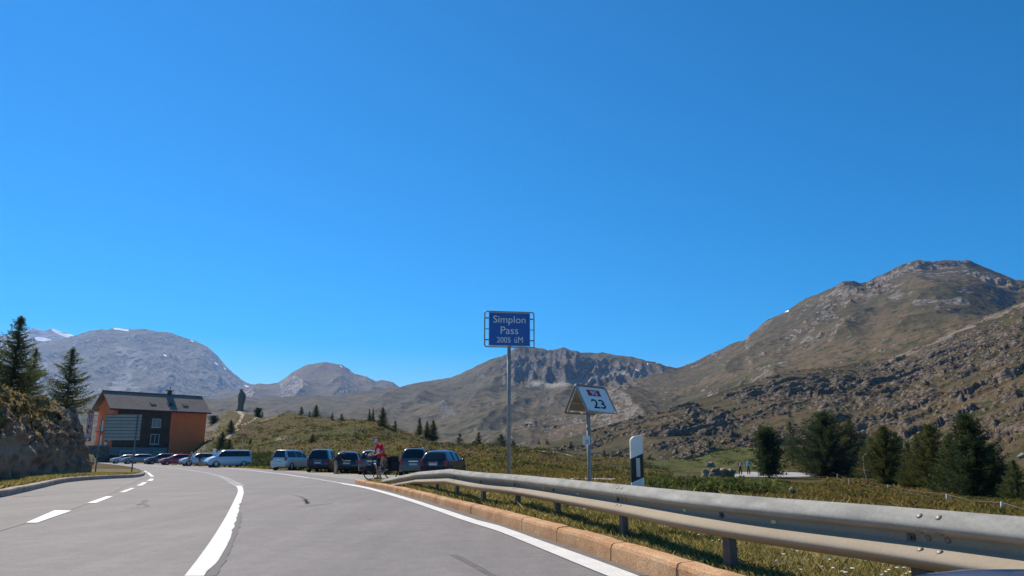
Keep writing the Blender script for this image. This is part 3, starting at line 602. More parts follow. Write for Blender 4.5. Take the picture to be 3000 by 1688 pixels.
# ---------------------------------------------------------------- guardrail
GALV = NT('weathered_galvanised_steel')
_a = GALV.noise(3, 5, .6, vec=GALV.mapping((1, 1, 4))); _b = GALV.noise(45, 4, .7); _c = GALV.noise(7, 5, .7, .5)
_col = GALV.mix(.5, GALV.ramp(_a, [(.3, (.22, .217, .195)), (.55, (.31, .305, .28)), (.72, (.38, .375, .345))]), GALV.ramp(_b, [(.3, .72), (.7, 1.15)]), 'MULTIPLY')
_col = GALV.mix(GALV.math('MULTIPLY', GALV.attr('dirt_and_shade'), .8), _col, GALV.mix(_b, (.27, .215, .15), (.37, .30, .22)))
_col = GALV.mix(GALV.ramp(_c, [(.62, 0.), (.75, .55)]), _col, (.3, .24, .17))
GALV.bump(_b, .08, .004); GALV = GALV.done(_col, .85, .15, 0.0)
STEEL = M_('grey_post_steel', (.095, .085, .078), .7, .1, var=.25, scale=14)
DARK = M_('dark_bolt_steel', (.10, .09, .085), .5, .5)
POST_PX = [(1240, 1425), (1288, 1438), (1348, 1452), (1425, 1470), (1527, 1485), (1652, 1514), (1842, 1562), (2160, 1652)]
posts = [G(x, y, .2) for x, y in POST_PX] + [A(2712, 1489, 4.29)[:2], (2.9, 2.55), (3.6, .5)]
rail = thing('guardrail', 'long weathered steel crash barrier rising from the orange kerb end on dark posts', 'guardrail')
tip = G(1106, 1411, .16)
path = resample([tip, A(1165, 1395, 22.2)[:2], A(1222, 1381, 20)[:2]] + [(p[0] - .11, p[1] - .02) for p in posts[1:]], .12)
pd = np.concatenate([[0], np.cumsum(np.hypot(*np.diff(path, axis=0).T))])
Yt = np.array([path[0][1], 19.9, 16.1, 12.4, 8.25, 5.96, 4.29, 0])
zt = np.interp(-path[:, 1], -Yt, [.18, .58, .72, .70, .70, .713, .715, .715])
pn = normals(path); pn *= np.sign(-pn[:, 0:1])           # towards the road
half = [(0.0, .306), (.006, .312), (.016, .308), (.050, .278), (.072, .256), (.082, .240), (.084, .226), (.078, .213), (.062, .202), (.026, .190), (.010, .182), (.003, .170), (.002, .156)]
prof = half + [(.003, .144), (.010, .133), (.05, .106), (.072, .088), (.083, .072), (.085, .058), (.079, .044), (.062, .032), (.03, .016), (.012, .004), (.008, 0)]
prof = [(n * (1.0 if z > .16 else 1.42), z) for n, z in prof]
b = MB(); rings = [[(path[i][0] + pn[i][0] * n, path[i][1] + pn[i][1] * n, zt[i] - .312 + z) for n, z in prof] for i in range(len(path))]
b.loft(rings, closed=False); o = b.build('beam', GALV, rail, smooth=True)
attr(o.data, 'dirt_and_shade', np.tile(sstep(.2, .12, np.array([z for n, z in prof])) if False else (1 - .45 * sstep(.15, .2, np.array([z for n, z in prof])) - .55 * sstep(.205, .222, np.array([z for n, z in prof]))), len(path)))  # dirt on lower bulge; valley and underside shade painted brown into the colour
q = o.modifiers.new('plate', 'SOLIDIFY'); q.thickness = .006; q.offset = 0
def railpt(s, n, z):
    i = np.interp(s, pd, np.arange(len(pd))); f = lambda a: np.interp(i, np.arange(len(pd)), a)
    return Vector((f(path[:, 0]) + f(pn[:, 0]) * n, f(path[:, 1]) + f(pn[:, 1]) * n, f(zt) - .312 + z)), math.atan2(f(pn[:, 1]), f(pn[:, 0]))
for i, p in enumerate(posts):
    s = pd[np.argmin(np.hypot(path[:, 0] - p[0], path[:, 1] - p[1]))]
    c, an = railpt(s, -.012, 0); top = c.z + .26; zb = gz1(*p) - .1
    b = MB(); h = top - zb; M = Matrix.Rotation(an, 3, 'Z')      # local x = towards the road: a C section
    for dx, dy, sx, sy in ((-.004, 0, .006, .1), (-.035, .047, .056, .006), (-.035, -.047, .056, .006)):
        b.box(c + M @ Vector((dx, dy, 0)) + Vector((0, 0, (zb + top) / 2 - c.z)), (sx, sy, h), M=M)
    b.build('post', STEEL, rail, bevel=.002)
    b = MB(); w, _ = railpt(s, .012, .156); b.box(w, (.008, .05, .042), M=M); b.box(w + M @ Vector((.008, 0, 0)), (.012, .02, .02), M=M)
    b.build('bracket', DARK, rail)
    if i in (2, 4, 6, 8):
        for ds in (-.05, .07):
            for nn_, zz in ((.052, .279), (.06, .199), (.075, .107), (.008, .165)):
                w, an2 = railpt(s + .16 + ds, nn_, zz); bb = MB(); T = Matrix.Rotation(an2, 3, 'Z') @ Matrix.Rotation(R(-48 if zz > .25 or zz < .12 else (0 if zz < .17 else 60)), 3, 'Y')
                bb.ball(w, (.009, .019, .019), 10, M=T); bb.build('bolt', M_('bolt_steel', (.22, .19, .16), .55, .3), rail, smooth=True)
for px, s_ in ((2010, 0), (2281, 0), (1595, 1), (1695, 1)):
    k = np.argmin(np.abs((path[:, 0] / path[:, 1]) - ray(px, 1480)[0] / ray(px, 1480)[1]))
    w, an = railpt(pd[k], .012, .155); MB().box(w, (.004, .045, .022), rz=an).build('reflector_sticker', M_('yellow_sticker', (.62, .55, .25), .5) if not s_ else M_('white_sticker', (.6, .58, .52), .5), rail)

# ---------------------------------------------------------------- signs
WHITE = M_('white_letters', (.66, .69, .73), .5, var=.04); BLACK = M_('black_letters', (.012, .012, .014), .5)
BLUE = M_('sign_blue', (.010, .10, .40), .45, var=.06, scale=3); RED = M_('sign_red', (.36, .012, .045), .45, var=.06); PLATE = M_('sign_white', (.66, .68, .71), .45, var=.05, scale=20)
FRAME = M_('frame_aluminium', (.30, .30, .29), .5, .2, var=.15); POLE = M_('pole_galvanised', (.27, .262, .245), .6, .2, var=.2, scale=12)
def frame_tube(w, h, r, rad):                # rounded rectangle in xz, as one closed tube
    pts = []
    for cx, cz, a0 in ((w / 2 - r, h / 2 - r, 0), (-w / 2 + r, h / 2 - r, 90), (-w / 2 + r, -h / 2 + r, 180), (w / 2 - r, -h / 2 + r, 270)):
        for k in range(6): a = R(a0 + k * 18); pts.append(Vector((cx + r * math.cos(a), 0, cz + r * math.sin(a))))
    b = MB(); n = 8; vs = []
    for i, p in enumerate(pts):
        t = (pts[(i + 1) % len(pts)] - pts[i - 1]).normalized(); o = Vector((t.z, 0, -t.x))
        for k in range(n): g = 2 * math.pi * k / n; vs.append(p + o * math.cos(g) * rad + Vector((0, 1, 0)) * math.sin(g) * rad)
    m = len(pts); return b.add(vs, [(i * n + k, i * n + (k + 1) % n, ((i + 1) % m) * n + (k + 1) % n, ((i + 1) % m) * n + k) for i in range(m) for k in range(n)])
bx, by = G(1492, 1471, .15); D = by
lo, hi = A(1494, 1017, D).z, A(1494, 914, D).z; sw = (A(1567, 960, D).x - A(1421, 960, D).x) * 1.0
sg = thing('pass_sign', 'blue pass name sign in an open steel frame on a tall grey pole', 'road sign', (bx, by, gz1(bx, by)), R(9))
zb = gz1(bx, by); hc = (lo + hi) / 2 - zb; px2m = D / FPX * 1.03
MB().tube([(0, .05, -.3), (0, .05, hc + .15)], .0375, 14).build('pole', POLE, sg, smooth=True)
o = frame_tube(sw, hi - lo, .045, .014).build('frame', FRAME, sg, smooth=True); o.location = (0, 0, hc)
pw, ph = sw * .825, (hi - lo) * .93
b = MB(); b.box((0, 0, 0), (pw, .006, ph)); o = b.build('panel', BLUE, sg, bevel=.002); o.location = (0, -.004, hc)
pan = o
b = MB()
for sx, d in ((1, (.008, .01)),):
    for x in (-pw / 2, pw / 2): b.box((x, -.006, 0), (.012, .012, ph + .012))
    for z in (-ph / 2, ph / 2): b.box((0, -.0065, z), (pw - .014, .012, .012))
b.build('panel_rim', FRAME, pan)
for z in (.33, 0, -.33):
    for x in (-1, 1): MB().box((x * (pw + sw) / 4, 0, z * ph), (sw * .09, .016, .014 if z == 0 else .022)).build('clamp', M_('clamp_dark', (.12, .12, .12), .6, .4), sg).location = (0, 0, hc)
for txt, cx, cy, w, h in (('Simplon', 1494.5, 940, 94, 27), ('Pass', 1494.5, 968.5, 51, 21.5), ('2005', 1478, 996.5, 40, 16), ('üM', 1521, 995.5, 24.5, 17.5)):
    me = text_mesh(txt, .12, w * px2m, .0008, 0, h * px2m)
    o = link('lettering', me, WHITE, pan); o.location = ((cx - 1494.5) * px2m, -.0055, (965.5 - cy) * px2m)
# 23 sign
bx, by = G(1730, 1505, .15); zb = gz1(bx, by); D = by
sg = thing('distance_sign', 'white tent shaped kilometre sign reading 9S 23 on a short grey pole', 'road sign', (bx, by, zb))
ztop = A(1683, 1131, D).z - zb; B48 = R(46); w_, drop, out = .64 * D / 9.86, .355 * D / 9.86, .19 * D / 9.86
MB().tube([(0, 0, -.3), (0, 0, ztop - drop + .06)], .031, 14).build('pole', POLE, sg, smooth=True)
e1 = Vector((math.cos(B48), math.sin(B48), 0)); nn_ = Vector((math.sin(B48), -math.cos(B48), 0))
ori = Vector((A(1683, 1131, D).x - bx, -w_ * .33 * math.sin(B48), ztop))
def tent(sgn, front):
    dn = (nn_ * out * sgn + Vector((0, 0, -drop))); L = dn.length; dn.normalize(); ex = e1 if sgn > 0 else -e1
    M3 = Matrix((ex, ex.cross(-dn) * -1 if False else (-dn).cross(ex), -dn)).transposed()   # local x along ridge, z up the slope
    c = ori + e1 * w_ / 2 + dn * L / 2
    T = Matrix.Translation(c) @ M3.to_4x4()
    o = frame_tube(w_, L, .035, .013 if front else .017).build('frame', FRAME if front else M_('dark_frame', (.16, .155, .15), .5, .2), sg, smooth=True); o.matrix_local = T
    p = MB().box((0, 0, 0), (w_ * (.9 if front else .84), .004, L * (.9 if front else .8))).build('panel' if front else 'back_panel', PLATE if front else M_('panel_back', (.22, .19, .15), .6), sg, bevel=.001); p.matrix_local = T
    if front:
        t = NT('reflective_white'); wv = t.n('ShaderNodeTexWave', wave_type='BANDS', bands_direction='X'); t.L(t.co, wv.inputs['Vector']); wv.inputs['Scale'].default_value = 30
        p.data.materials[0] = t.done(t.ramp(wv.outputs['Fac'], [(.2, (.62, .64, .66)), (.8, (.80, .81, .82))]), .4, .5)
        s_ = -1 if (M3 @ Vector((0, -1, 0))).y < 0 else 1
        def put(me, m, x, z, d): q = link('lettering', me, m, p); q.location = (x, s_ * d, z); q.rotation_euler = (0, 0, 0 if s_ < 0 else math.pi); return q
        k, kz = .45 * w_, .23 * L
        hexp = lambda a, c: [(-a * .5, c * .34), (-a * .47, c * .5), (a * .47, c * .5), (a * .5, c * .34), (a * .46, 0), (a * .5, -c * .34), (a * .47, -c * .5), (-a * .47, -c * .5), (-a * .5, -c * .34), (-a * .46, 0)]
        put(MB().prism(hexp(k * 1.04, kz * 1.12), .0008).mesh('shield_rim'), WHITE, 0, L * .235, .0028).name = 'shield_rim'
        put(MB().prism(hexp(k, kz), .0008).mesh('shield'), RED, 0, L * .235, .0036).name = 'shield'
        put(text_mesh('9S', .1, w_ * .22, .0004, .001, L * .165), WHITE, 0, L * .235, .0044)
        put(text_mesh('23', .1, w_ * .43, .0005, .0015, L * .35), BLACK, 0, -L * .18, .003)
    for x in (-.4, .4):
        for z in (-.42, .42): q = MB().box((x * w_, 0, z * L), (.012, .012, .012)).build('bolt', DARK, sg); q.matrix_local = T
tent(1, True); tent(-1, False)
b = MB(); c0 = ori + e1 * w_ / 2 + Vector((0, 0, -drop - .005))
b.tube([c0 - nn_ * out, c0 + nn_ * out], .011, 8); b.tube([c0 - nn_ * out * .45 + Vector((0, 0, .15)) - e1 * w_ * .45, c0 - nn_ * out * .45 + Vector((0, 0, .15)) + e1 * w_ * .45], .01, 8); b.build('brace', FRAME, sg)
pl = thing('number_plate', 'small white plate numbered 230 fixed to the side of the kilometre sign pole', 'plate', A(1718, 1290, D - .035))
MB().box((0, 0, 0), (20 * D / FPX, .004, 26 * D / FPX)).build('plate', PLATE, pl)
link('lettering', text_mesh('230', .04, 9.5 * D / FPX, .0004, 0, 11 * D / FPX), BLACK, pl).location = (.006, -.0028, -.022)
# guide post
p = A(1863, 1277, 8.2); bx, by = p.x, p.y; zb = .36; H = p.z - zb
t = NT('guide_post_plastic')
sep = t.n('ShaderNodeSeparateXYZ'); t.L(t.co, sep.inputs[0]); slant = t.math('MULTIPLY_ADD', sep.outputs['X'], -.42, sep.outputs['Z'])
z1, z2 = A(1863, 1404, 8.45).z - zb, A(1863, 1336, 8.45).z - zb
msk = t.math('MULTIPLY', t.math('GREATER_THAN', slant, z1), t.math('LESS_THAN', slant, z2))
gp = t.done(t.mix(msk, t.ramp(t.noise(6, 4), [(.3, (.62, .61, .58)), (.7, (.76, .75, .72))]), (.014, .015, .018)), .5, .4)
gpo = thing('guide_post', 'white plastic guide post with black band and reflector behind the barrier', 'guide post', (bx, by, zb), R(-2))
ring = lambda z, k=1.0, sh=0.0: [(-.07 * k, -.02, z - sh), (-.06 * k, -.034, z - sh), (.06 * k, -.034, z + sh), (.07 * k, -.02, z + sh), (.068 * k, .03, z + sh), (.02 * k, .055, z), (-.02 * k, .055, z), (-.068 * k, .03, z - sh)]
MB().loft([ring(0), ring(H - .06), ring(H - .03, .97, .012), ring(H - .012, .8, .012), ring(H, .5, .008)]).build('post', gp, gpo, bevel=.004)
MB().box((0, .0, .06), (.2, .02, .06)).build('bracket', DARK, gpo)
MB().box((.008, -.0355, (z1 + z2) / 2 + .005), (.042, .004, .2)).build('reflector', M_('reflector_grey', (.32, .34, .37), .25, .3), gpo, bevel=.004)
# back of the direction board by the left verge
a, c = GR(304, 1377, .17), GR(365, 1378, .17)
bd = thing('direction_board', 'back of a large grey slatted road sign on two thin poles beside the left kerb', 'road sign', ((a[0] + c[0]) / 2, (a[1] + c[1]) / 2, 0), R(4))
D = (a[1] + c[1]) / 2; half = math.hypot(c[0] - a[0], c[1] - a[1]) / 2; zt, zl = A(355, 1213.5, D).z, A(350, 1290.5, D).z; cx = A(355, 1252, D).x - A(344, 1252, D).x; wd = 99 * D / FPX
for s in (-1, 1): MB().tube([(s * half, -.06, -.3), (s * half, -.06, zt - .1)], .05, 10).build('pole', M_('dark_pole', (.17, .17, .18), .55, .4), bd, smooth=True)
b = MB(); rib = MB(); n = 8; h = (zt - zl) / n
for k in range(n): b.box((cx - .02 * 0, 0, zl + h * (k + .5)), (wd, .035, h * .88)); rib.box((cx, -.03, zl + h * (k + (.98 if k < n - 1 else .9))), (wd * .995, .05, .05))
b.build('board', M_('board_back', (.30, .315, .31), .6, .1, scale=2), bd)
rib.build('board_ribs', M_('dark_rib', (.09, .10, .105), .6), bd)

# ---------------------------------------------------------------- rock outcrop on the left
ROCKPTS = []
def t_grid(tt, z): return tt + 0 * z
def outcrop():
    top = [(-900, 1010), (-500, 1050), (-200, 1110), (-60, 1132), (0, 1136), (30, 1143), (60, 1152), (90, 1160), (115, 1168), (150, 1184), (175, 1190), (205, 1200), (228, 1226), (240, 1252), (249, 1287), (257, 1322), (264, 1350), (268, 1366)]
    q = sorted(AZEL(*p) for p in top); raz, rel = (np.array(k) for k in zip(*q))
    AZ = np.linspace(raz[0], raz[-1], 420); T = lambda tab: np.interp(AZ, *np.array(sorted((AZEL(x, HOR)[0], v) for x, v in tab)).T)
    rb = T([(-900, 15), (-400, 20), (0, 28.5), (100, 35), (200, 44), (273, 52)]); rt = rb + T([(-900, 6), (0, 8), (100, 8), (200, 6), (250, 3.5), (273, 1.2)])
    zr = EYE + rt * np.interp(AZ, raz, rel)
    t = np.concatenate([np.linspace(0, 1, 230), np.linspace(1.02, 2.6, 60)])[:, None]; tt = np.minimum(t, 1)
    r = rb + (rt - rb) * t + 0 * AZ
    z0 = -.25
    f = .40 * sstep(0, .06, tt) + .60 * tt ** .95
    x, y = r * np.sin(AZ), r * np.cos(AZ); u = AZ * 36
    n = ridged(u / 2.6, z0 + tt * 3, 5, 201) - .8; st = fbm(x / 3, y / 3, 4, 203)
    z = z0 + (zr - z0) * f - (t - tt) * .9 * (zr - z0) * .5
    z = z + (n * .32 + fbm(x / 1.1, y / 1.1, 5, 204) * .16 + st * .5) * W(tt, .35, .35) * np.minimum(1, (zr - z0) / 2.5)
    led = (z * 1.8 + st * 1.2); led = led - np.floor(led); z = z + (sstep(0, .3, led) - led) * .22 * W(tt, .3, .3)
    z = z + (ridged(u / .8, z / .35 + u / 3, 4, 208) - .8) * .16 * W(tt, .3, .4)
    y = y + (ridged(u / 1.6, z / .8 + u / 4, 6, 205, .5) - .8) * .36 * W(tt, .3, .6); x = x + fbm(y / 1.1, z / .8, 4, 206) * .3 * W(tt, .3, .6)
    me = nmesh('rock_outcrop', np.stack([x, y, z], -1).reshape(-1, 3), gridfaces(*z.shape)[:, ::-1])
    grass = sstep(.25, .65, tt + .5 * fbm(x / 1.6, y / 1.6, 4, 207)) * sstep(1.0, 1.7, z) * (1 - sstep(pxaz(90), pxaz(200), AZ[None, :] + 0 * z))
    attr(me, 'grass', grass + 0 * z)
    tn = NT('gneiss_outcrop'); t = tn
    a_ = t.noise(.5, 6, .65, .5); b_ = t.noise(3.5, 6, .7, .4); c_ = t.noise(18, 4, .7); v = t.voro(1.1, vec=t.mapping((.5, .5, 3)))
    rk = t.ramp(t.math('MULTIPLY_ADD', v, .3, t.math('MULTIPLY_ADD', a_, .45, t.math('MULTIPLY', b_, .5))), [(.38, (.075, .058, .045)), (.55, (.21, .145, .098)), (.72, (.36, .26, .18))])
    rk = t.mix(.5, rk, t.ramp(c_, [(.3, .5), (.7, 1.15)]), 'MULTIPLY')
    gr = t.mix(.6, t.ramp(b_, [(.35, (.09, .075, .025)), (.5, (.2, .14, .055)), (.66, (.28, .2, .085))]), t.ramp(c_, [(.3, .4), (.7, 1.1)]), 'MULTIPLY')
    m = t.ramp(t.math('ADD', t.attr('grass'), t.math('MULTIPLY_ADD', b_, .9, -.45)), [(.4, 0.), (.62, 1.)])
    t.bump(t.math('ADD', b_, t.math('MULTIPLY', c_, .4)), .8, .15)
    o = link('rock_outcrop', me, t.done(t.mix(m, rk, gr), .92, .15), smooth=True)
    pv_ = np.stack([x, y, z], -1).reshape(-1, 3); wt_ = (grass + 0 * z).ravel() * (t_grid(tt, z) < 1).ravel(); ii = RNG.choice(len(pv_), 9000, p=wt_ / wt_.sum())
    ROCKPTS.append(pv_[ii] + RNG.normal(0, .06, (9000, 3)) * (1, 1, 0))
    tag(o, 'high brown rock outcrop with dry grass on top beside the left kerb', 'rock')
    return o, (AZ, rt, zr)
ROCK, (RKA, RKR, RKZ) = outcrop()
def rocktop(px, k=1.0):
    a = AZEL(px, HOR)[0]; r = np.interp(a, RKA, RKR) * k
    return r * math.sin(a), r * math.cos(a), float(np.interp(a, RKA, RKZ))

# ---------------------------------------------------------------- trees
def leaves(c, size, flat=.0, d=None, slim=1.0):        # random quads round the points c
    n = len(c); a = RNG.normal(size=(n, 3)); 
    if d is not None: a = a * .55 + d
    a /= np.linalg.norm(a, axis=1)[:, None]; b_ = RNG.normal(size=(n, 3)); b_ -= (b_ * a).sum(1)[:, None] * a; b_ /= np.linalg.norm(b_, axis=1)[:, None]
    s = (size * RNG.uniform(.6, 1.3, n))[:, None]; a = a * s; b_ = b_ * s * RNG.uniform(.28, .55, n)[:, None] * slim
    v = np.stack([c - a, c - b_ * .9, c + a, c + b_], 1).reshape(-1, 3); return v, np.arange(4 * n).reshape(-1, 4)
def foliage_mat(name, c0, c1, c2, sc=.9):
    t = NT(name); a = t.noise(sc, 4, .6); b_ = t.noise(sc * 7, 3, .7); oi = t.n('ShaderNodeObjectInfo').outputs['Random']
    c = t.ramp(t.math('ADD', t.math('MULTIPLY', a, .6), t.math('MULTIPLY', b_, .4)), [(.36, c0), (.5, c1), (.66, c2)])
    c = t.mix(.5, c, t.ramp(oi, [(0., .72), (1., 1.1)]), 'MULTIPLY')
    t.b.inputs['Subsurface Weight'].default_value = 0
    t.done(c, .8, .15); return t.thin(c, .45)
BARK = M_('bark', (.085, .062, .045), .95, var=.35, scale=5)
LARCH = foliage_mat('larch_needles', (.05, .07, .028), (.095, .118, .045), (.15, .165, .068))
PINE = foliage_mat('pine_needles', (.02, .036, .015), (.04, .062, .025), (.07, .09, .038))
LARCH2 = foliage_mat('autumn_larch_needles', (.045, .052, .015), (.085, .09, .027), (.13, .125, .04))
def conifer(name, H, Rd, kind, label, loc, group=None, base=.08, seed=0, mat=None, dens=1.0, leaf=None, cat='tree', lean=0.0):
    rg = np.random.default_rng(seed + 100); P = []; S = []; Dv = []
    dz = .030 * H if kind != 'tiny' else .07 * H
    sticks = MB(); z = base * H
    bulge = {'larch': lambda k: (1 - k) ** .82, 'pine': lambda k: (1 - k ** 2.2) * (.55 + .9 * k * (1 - k) + .25) * .95, 'broad': lambda k: math.sqrt(max(0, 1 - k ** 1.7)) * (.72 + .4 * k), 'tiny': lambda k: (1 - k) ** .7, 'spread': lambda k: (1 - k) ** .62 * min(1, .62 + 1.6 * k)}[kind]
    lf = leaf or H * (.021 if kind in ('larch', 'spread') else .024)
    while z < H * .985:
        k = (z / H - base) / (1 - base); nb = int({'larch': 7, 'pine': 8, 'broad': 8, 'tiny': 6, 'spread': 7}[kind] * dens + rg.random())
        for _ in range(nb):
            az = rg.uniform(0, 2 * np.pi); L = Rd * bulge(k) * (rg.uniform(.35, 1.25) if kind in ('spread', 'broad') else rg.uniform(.55, 1.18)) + .02 * H * (1 - k)
            if kind in ('larch', 'tiny', 'spread'): rise = lambda q: -.16 * q * L * (1 - k) + .34 * L * q ** 2.4
            else: rise = lambda q: (.22 - .55 * (1 - k) ** 3) * q * L + .22 * L * q ** 2
            m = max(3, int(L / (lf * .9)))
            q = np.linspace(.12, 1, m); bend = rg.normal() * .12
            pts = np.stack([np.cos(az + bend * q) * L * q, np.sin(az + bend * q) * L * q, z + np.array([rise(v) for v in q]) + rg.normal() * .01 * H], 1)
            rep = {'larch': 6, 'pine': 6, 'broad': 5, 'tiny': 5, 'spread': 8}[kind]
            wid = lf * {'larch': .55, 'pine': 1.3, 'broad': 1.3, 'tiny': 1.0, 'spread': .85}[kind]
            pp = np.repeat(pts, rep, 0) + rg.normal(size=(m * rep, 3)) * wid * (.5 + .6 * np.repeat(1 - np.abs(q - .6), rep))[:, None]
            pp[:, 2] -= abs(wid) * (.5 if kind == 'larch' else 0) * rg.random(m * rep)
            P.append(pp); S.append(np.full(len(pp), lf)); dd = np.array([math.cos(az), math.sin(az), .25]); Dv.append(np.repeat(dd[None], len(pp), 0))
            if L > .12 * H and kind != 'tiny': sticks.tube([(0, 0, z - .01 * H), tuple(pts[m // 2]), tuple(pts[-1])], [.006 * H, .0035 * H, .001 * H], 4, cap=False)
        z += dz * rg.uniform(.75, 1.25) / (1 if k < .8 else 1.5)
    P.append(np.array([[0, 0, H * v] for v in np.linspace(.94, 1.0, 12)]) + rg.normal(size=(12, 3)) * .004 * H); S.append(np.full(12, lf * .7)); Dv.append(np.repeat(np.array([[0, 0, 1.]]), 12, 0))
    v, f = leaves(np.concatenate(P), np.concatenate(S) * (.8 if kind in ('larch', 'spread') else 1), d=np.concatenate(Dv), slim=.6 if kind in ('larch', 'spread') else 1.0)
    root = thing(name, label, cat, loc, group=group); root.rotation_euler = (lean, lean * .5, rg.uniform(0, 6))
    link('crown', nmesh('crown', v, f), mat or {'larch': LARCH, 'pine': PINE, 'broad': PINE, 'tiny': PINE, 'spread': LARCH}[kind], root)
    sticks.tube([(0, 0, -.1 * H), (0, 0, .3 * H), (.005 * H, 0, .7 * H), (0, 0, .985 * H)], [.021 * H, .016 * H, .008 * H, .002 * H], 7)
    sticks.build('trunk', BARK, root, smooth=True); return root
def on_rock(px, pytop, pybase, k):
    x, y, z = rocktop(px, k); D = y; zb = A(px, pybase, D).z; H = A(px, pytop, D).z - zb; return (A(px, pybase, D).x, D, zb), H
L_, H_ = on_rock(27, 925, 1165, 1.08); conifer('larch_tree', H_, H_ * .38, 'larch', 'tallest dark larch on top of the left rock, cut by the picture edge', L_, 'larches on the rock', seed=1, base=.02, dens=1.0)
L_, H_ = on_rock(-45, 960, 1165, 1.12); conifer('larch_tree', H_, H_ * .32, 'larch', 'larch mostly hidden behind the tallest one at the far left edge', L_, 'larches on the rock', seed=2, base=.02, dens=1.0)
L_, H_ = on_rock(84, 1020, 1180, 1.04); conifer('larch_tree', H_, H_ * .33, 'larch', 'slim larch squeezed between the two bigger larches on the left rock', L_, 'larches on the rock', seed=3, base=.02, dens=.8)
L_, H_ = on_rock(190, 1018, 1215, 1.06); conifer('larch_tree', H_, H_ * .42, 'larch', 'feathery larch standing alone at the right end of the left rock', L_, 'larches on the rock', seed=4, base=.02, dens=.72)
def tree_at(px, top, foot, kind, wide, label, seed, D=None, name=None, group=None, **k):
    if D is None: x, y, z = GG(px, foot)
    else: q = A(px, foot, D); x, y, z = q
    H = A(px, top, y).z - z
    return conifer(name or {'larch': 'larch_tree', 'pine': 'pine_tree', 'broad': 'pine_tree', 'spread': 'larch_tree', 'tiny': 'small_conifer'}[kind], H, wide / 2 * y / FPX, kind, label, (x, y, z - .15), group, seed=seed, **k)
GRP = 'conifers at the right of the meadow'
for a in [(2253, 1252, 1384, 'broad', 112, 'rounded dark stone pine standing first beside the hikers path', 11, 84.0, dict(base=.02)),
          (2322, 1232, 1350, 'larch', 80, 'thin sparse larch rising between the round pine and the big spreading one', 12, 112.0, dict(dens=.7)),
          (2428, 1205, 1392, 'spread', 235, 'biggest spreading dark green pine behind the bend of the path', 13, 86.0, dict(base=.03, mat=PINE, dens=1.5, name='pine_tree')),
          (2500, 1225, 1372, 'larch', 150, 'pale green larch partly hidden behind the biggest spreading pine', 14, 100.0, dict(mat=LARCH2)),
          (2605, 1246, 1425, 'spread', 150, 'yellow green larch right of the broken white stick', 15, 66.0, dict(mat=LARCH2, dens=1.3)),
          (2672, 1290, 1428, 'larch', 95, 'narrow dark larch in the gap between two wider larches', 16, 70.0, {}),
          (2745, 1240, 1440, 'spread', 170, 'wide olive larch left of the tallest tree at the right', 17, 60.0, dict(mat=LARCH2, dens=1.3)),
          (2858, 1202, 1458, 'spread', 215, 'tallest dark conifer of the right hand clump', 18, 54.0, dict(dens=1.4, mat=PINE)),
          (2800, 1262, 1448, 'larch', 140, 'dark bare-stemmed larch just left of the tallest conifer', 19, 58.0, dict(dens=1.2)),
          (2945, 1370, 1462, 'larch', 60, 'small bright young larch in front of the right hand clump', 20, 50.0, dict(mat=LARCH2)),
          (2985, 1335, 1470, 'larch', 110, 'low dark larch at the right picture edge', 21, 52.0, dict(dens=1.3)),
          (2920, 1290, 1455, 'larch', 120, 'dark larch leaning behind the tallest conifer on its right', 22, 60.0, dict(dens=1.3)),
          (2560, 1275, 1405, 'larch', 110, 'dark larch filling the gap left of the yellow green larch', 24, 74.0, dict(dens=1.2)),
          (2640, 1262, 1418, 'larch', 120, 'dull green larch behind the yellow green one on its right side', 25, 78.0, dict(dens=1.2)),
          (2702, 1272, 1430, 'larch', 120, 'olive larch behind the narrow dark one', 26, 72.0, dict(mat=LARCH2, dens=1.2)),
          (2470, 1300, 1392, 'larch', 90, 'low bushy larch at the foot of the biggest spreading pine', 27, 90.0, dict(dens=1.2)),
          (3080, 1290, 1480, 'larch', 150, 'larch beyond the right edge of the clump', 23, 50.0, dict(dens=1.2))]:
    tree_at(*a[:7], D=a[7] if a[2] < 1400 else None, group=GRP, **a[8])
KG = 'conifers along the grassy ridge'
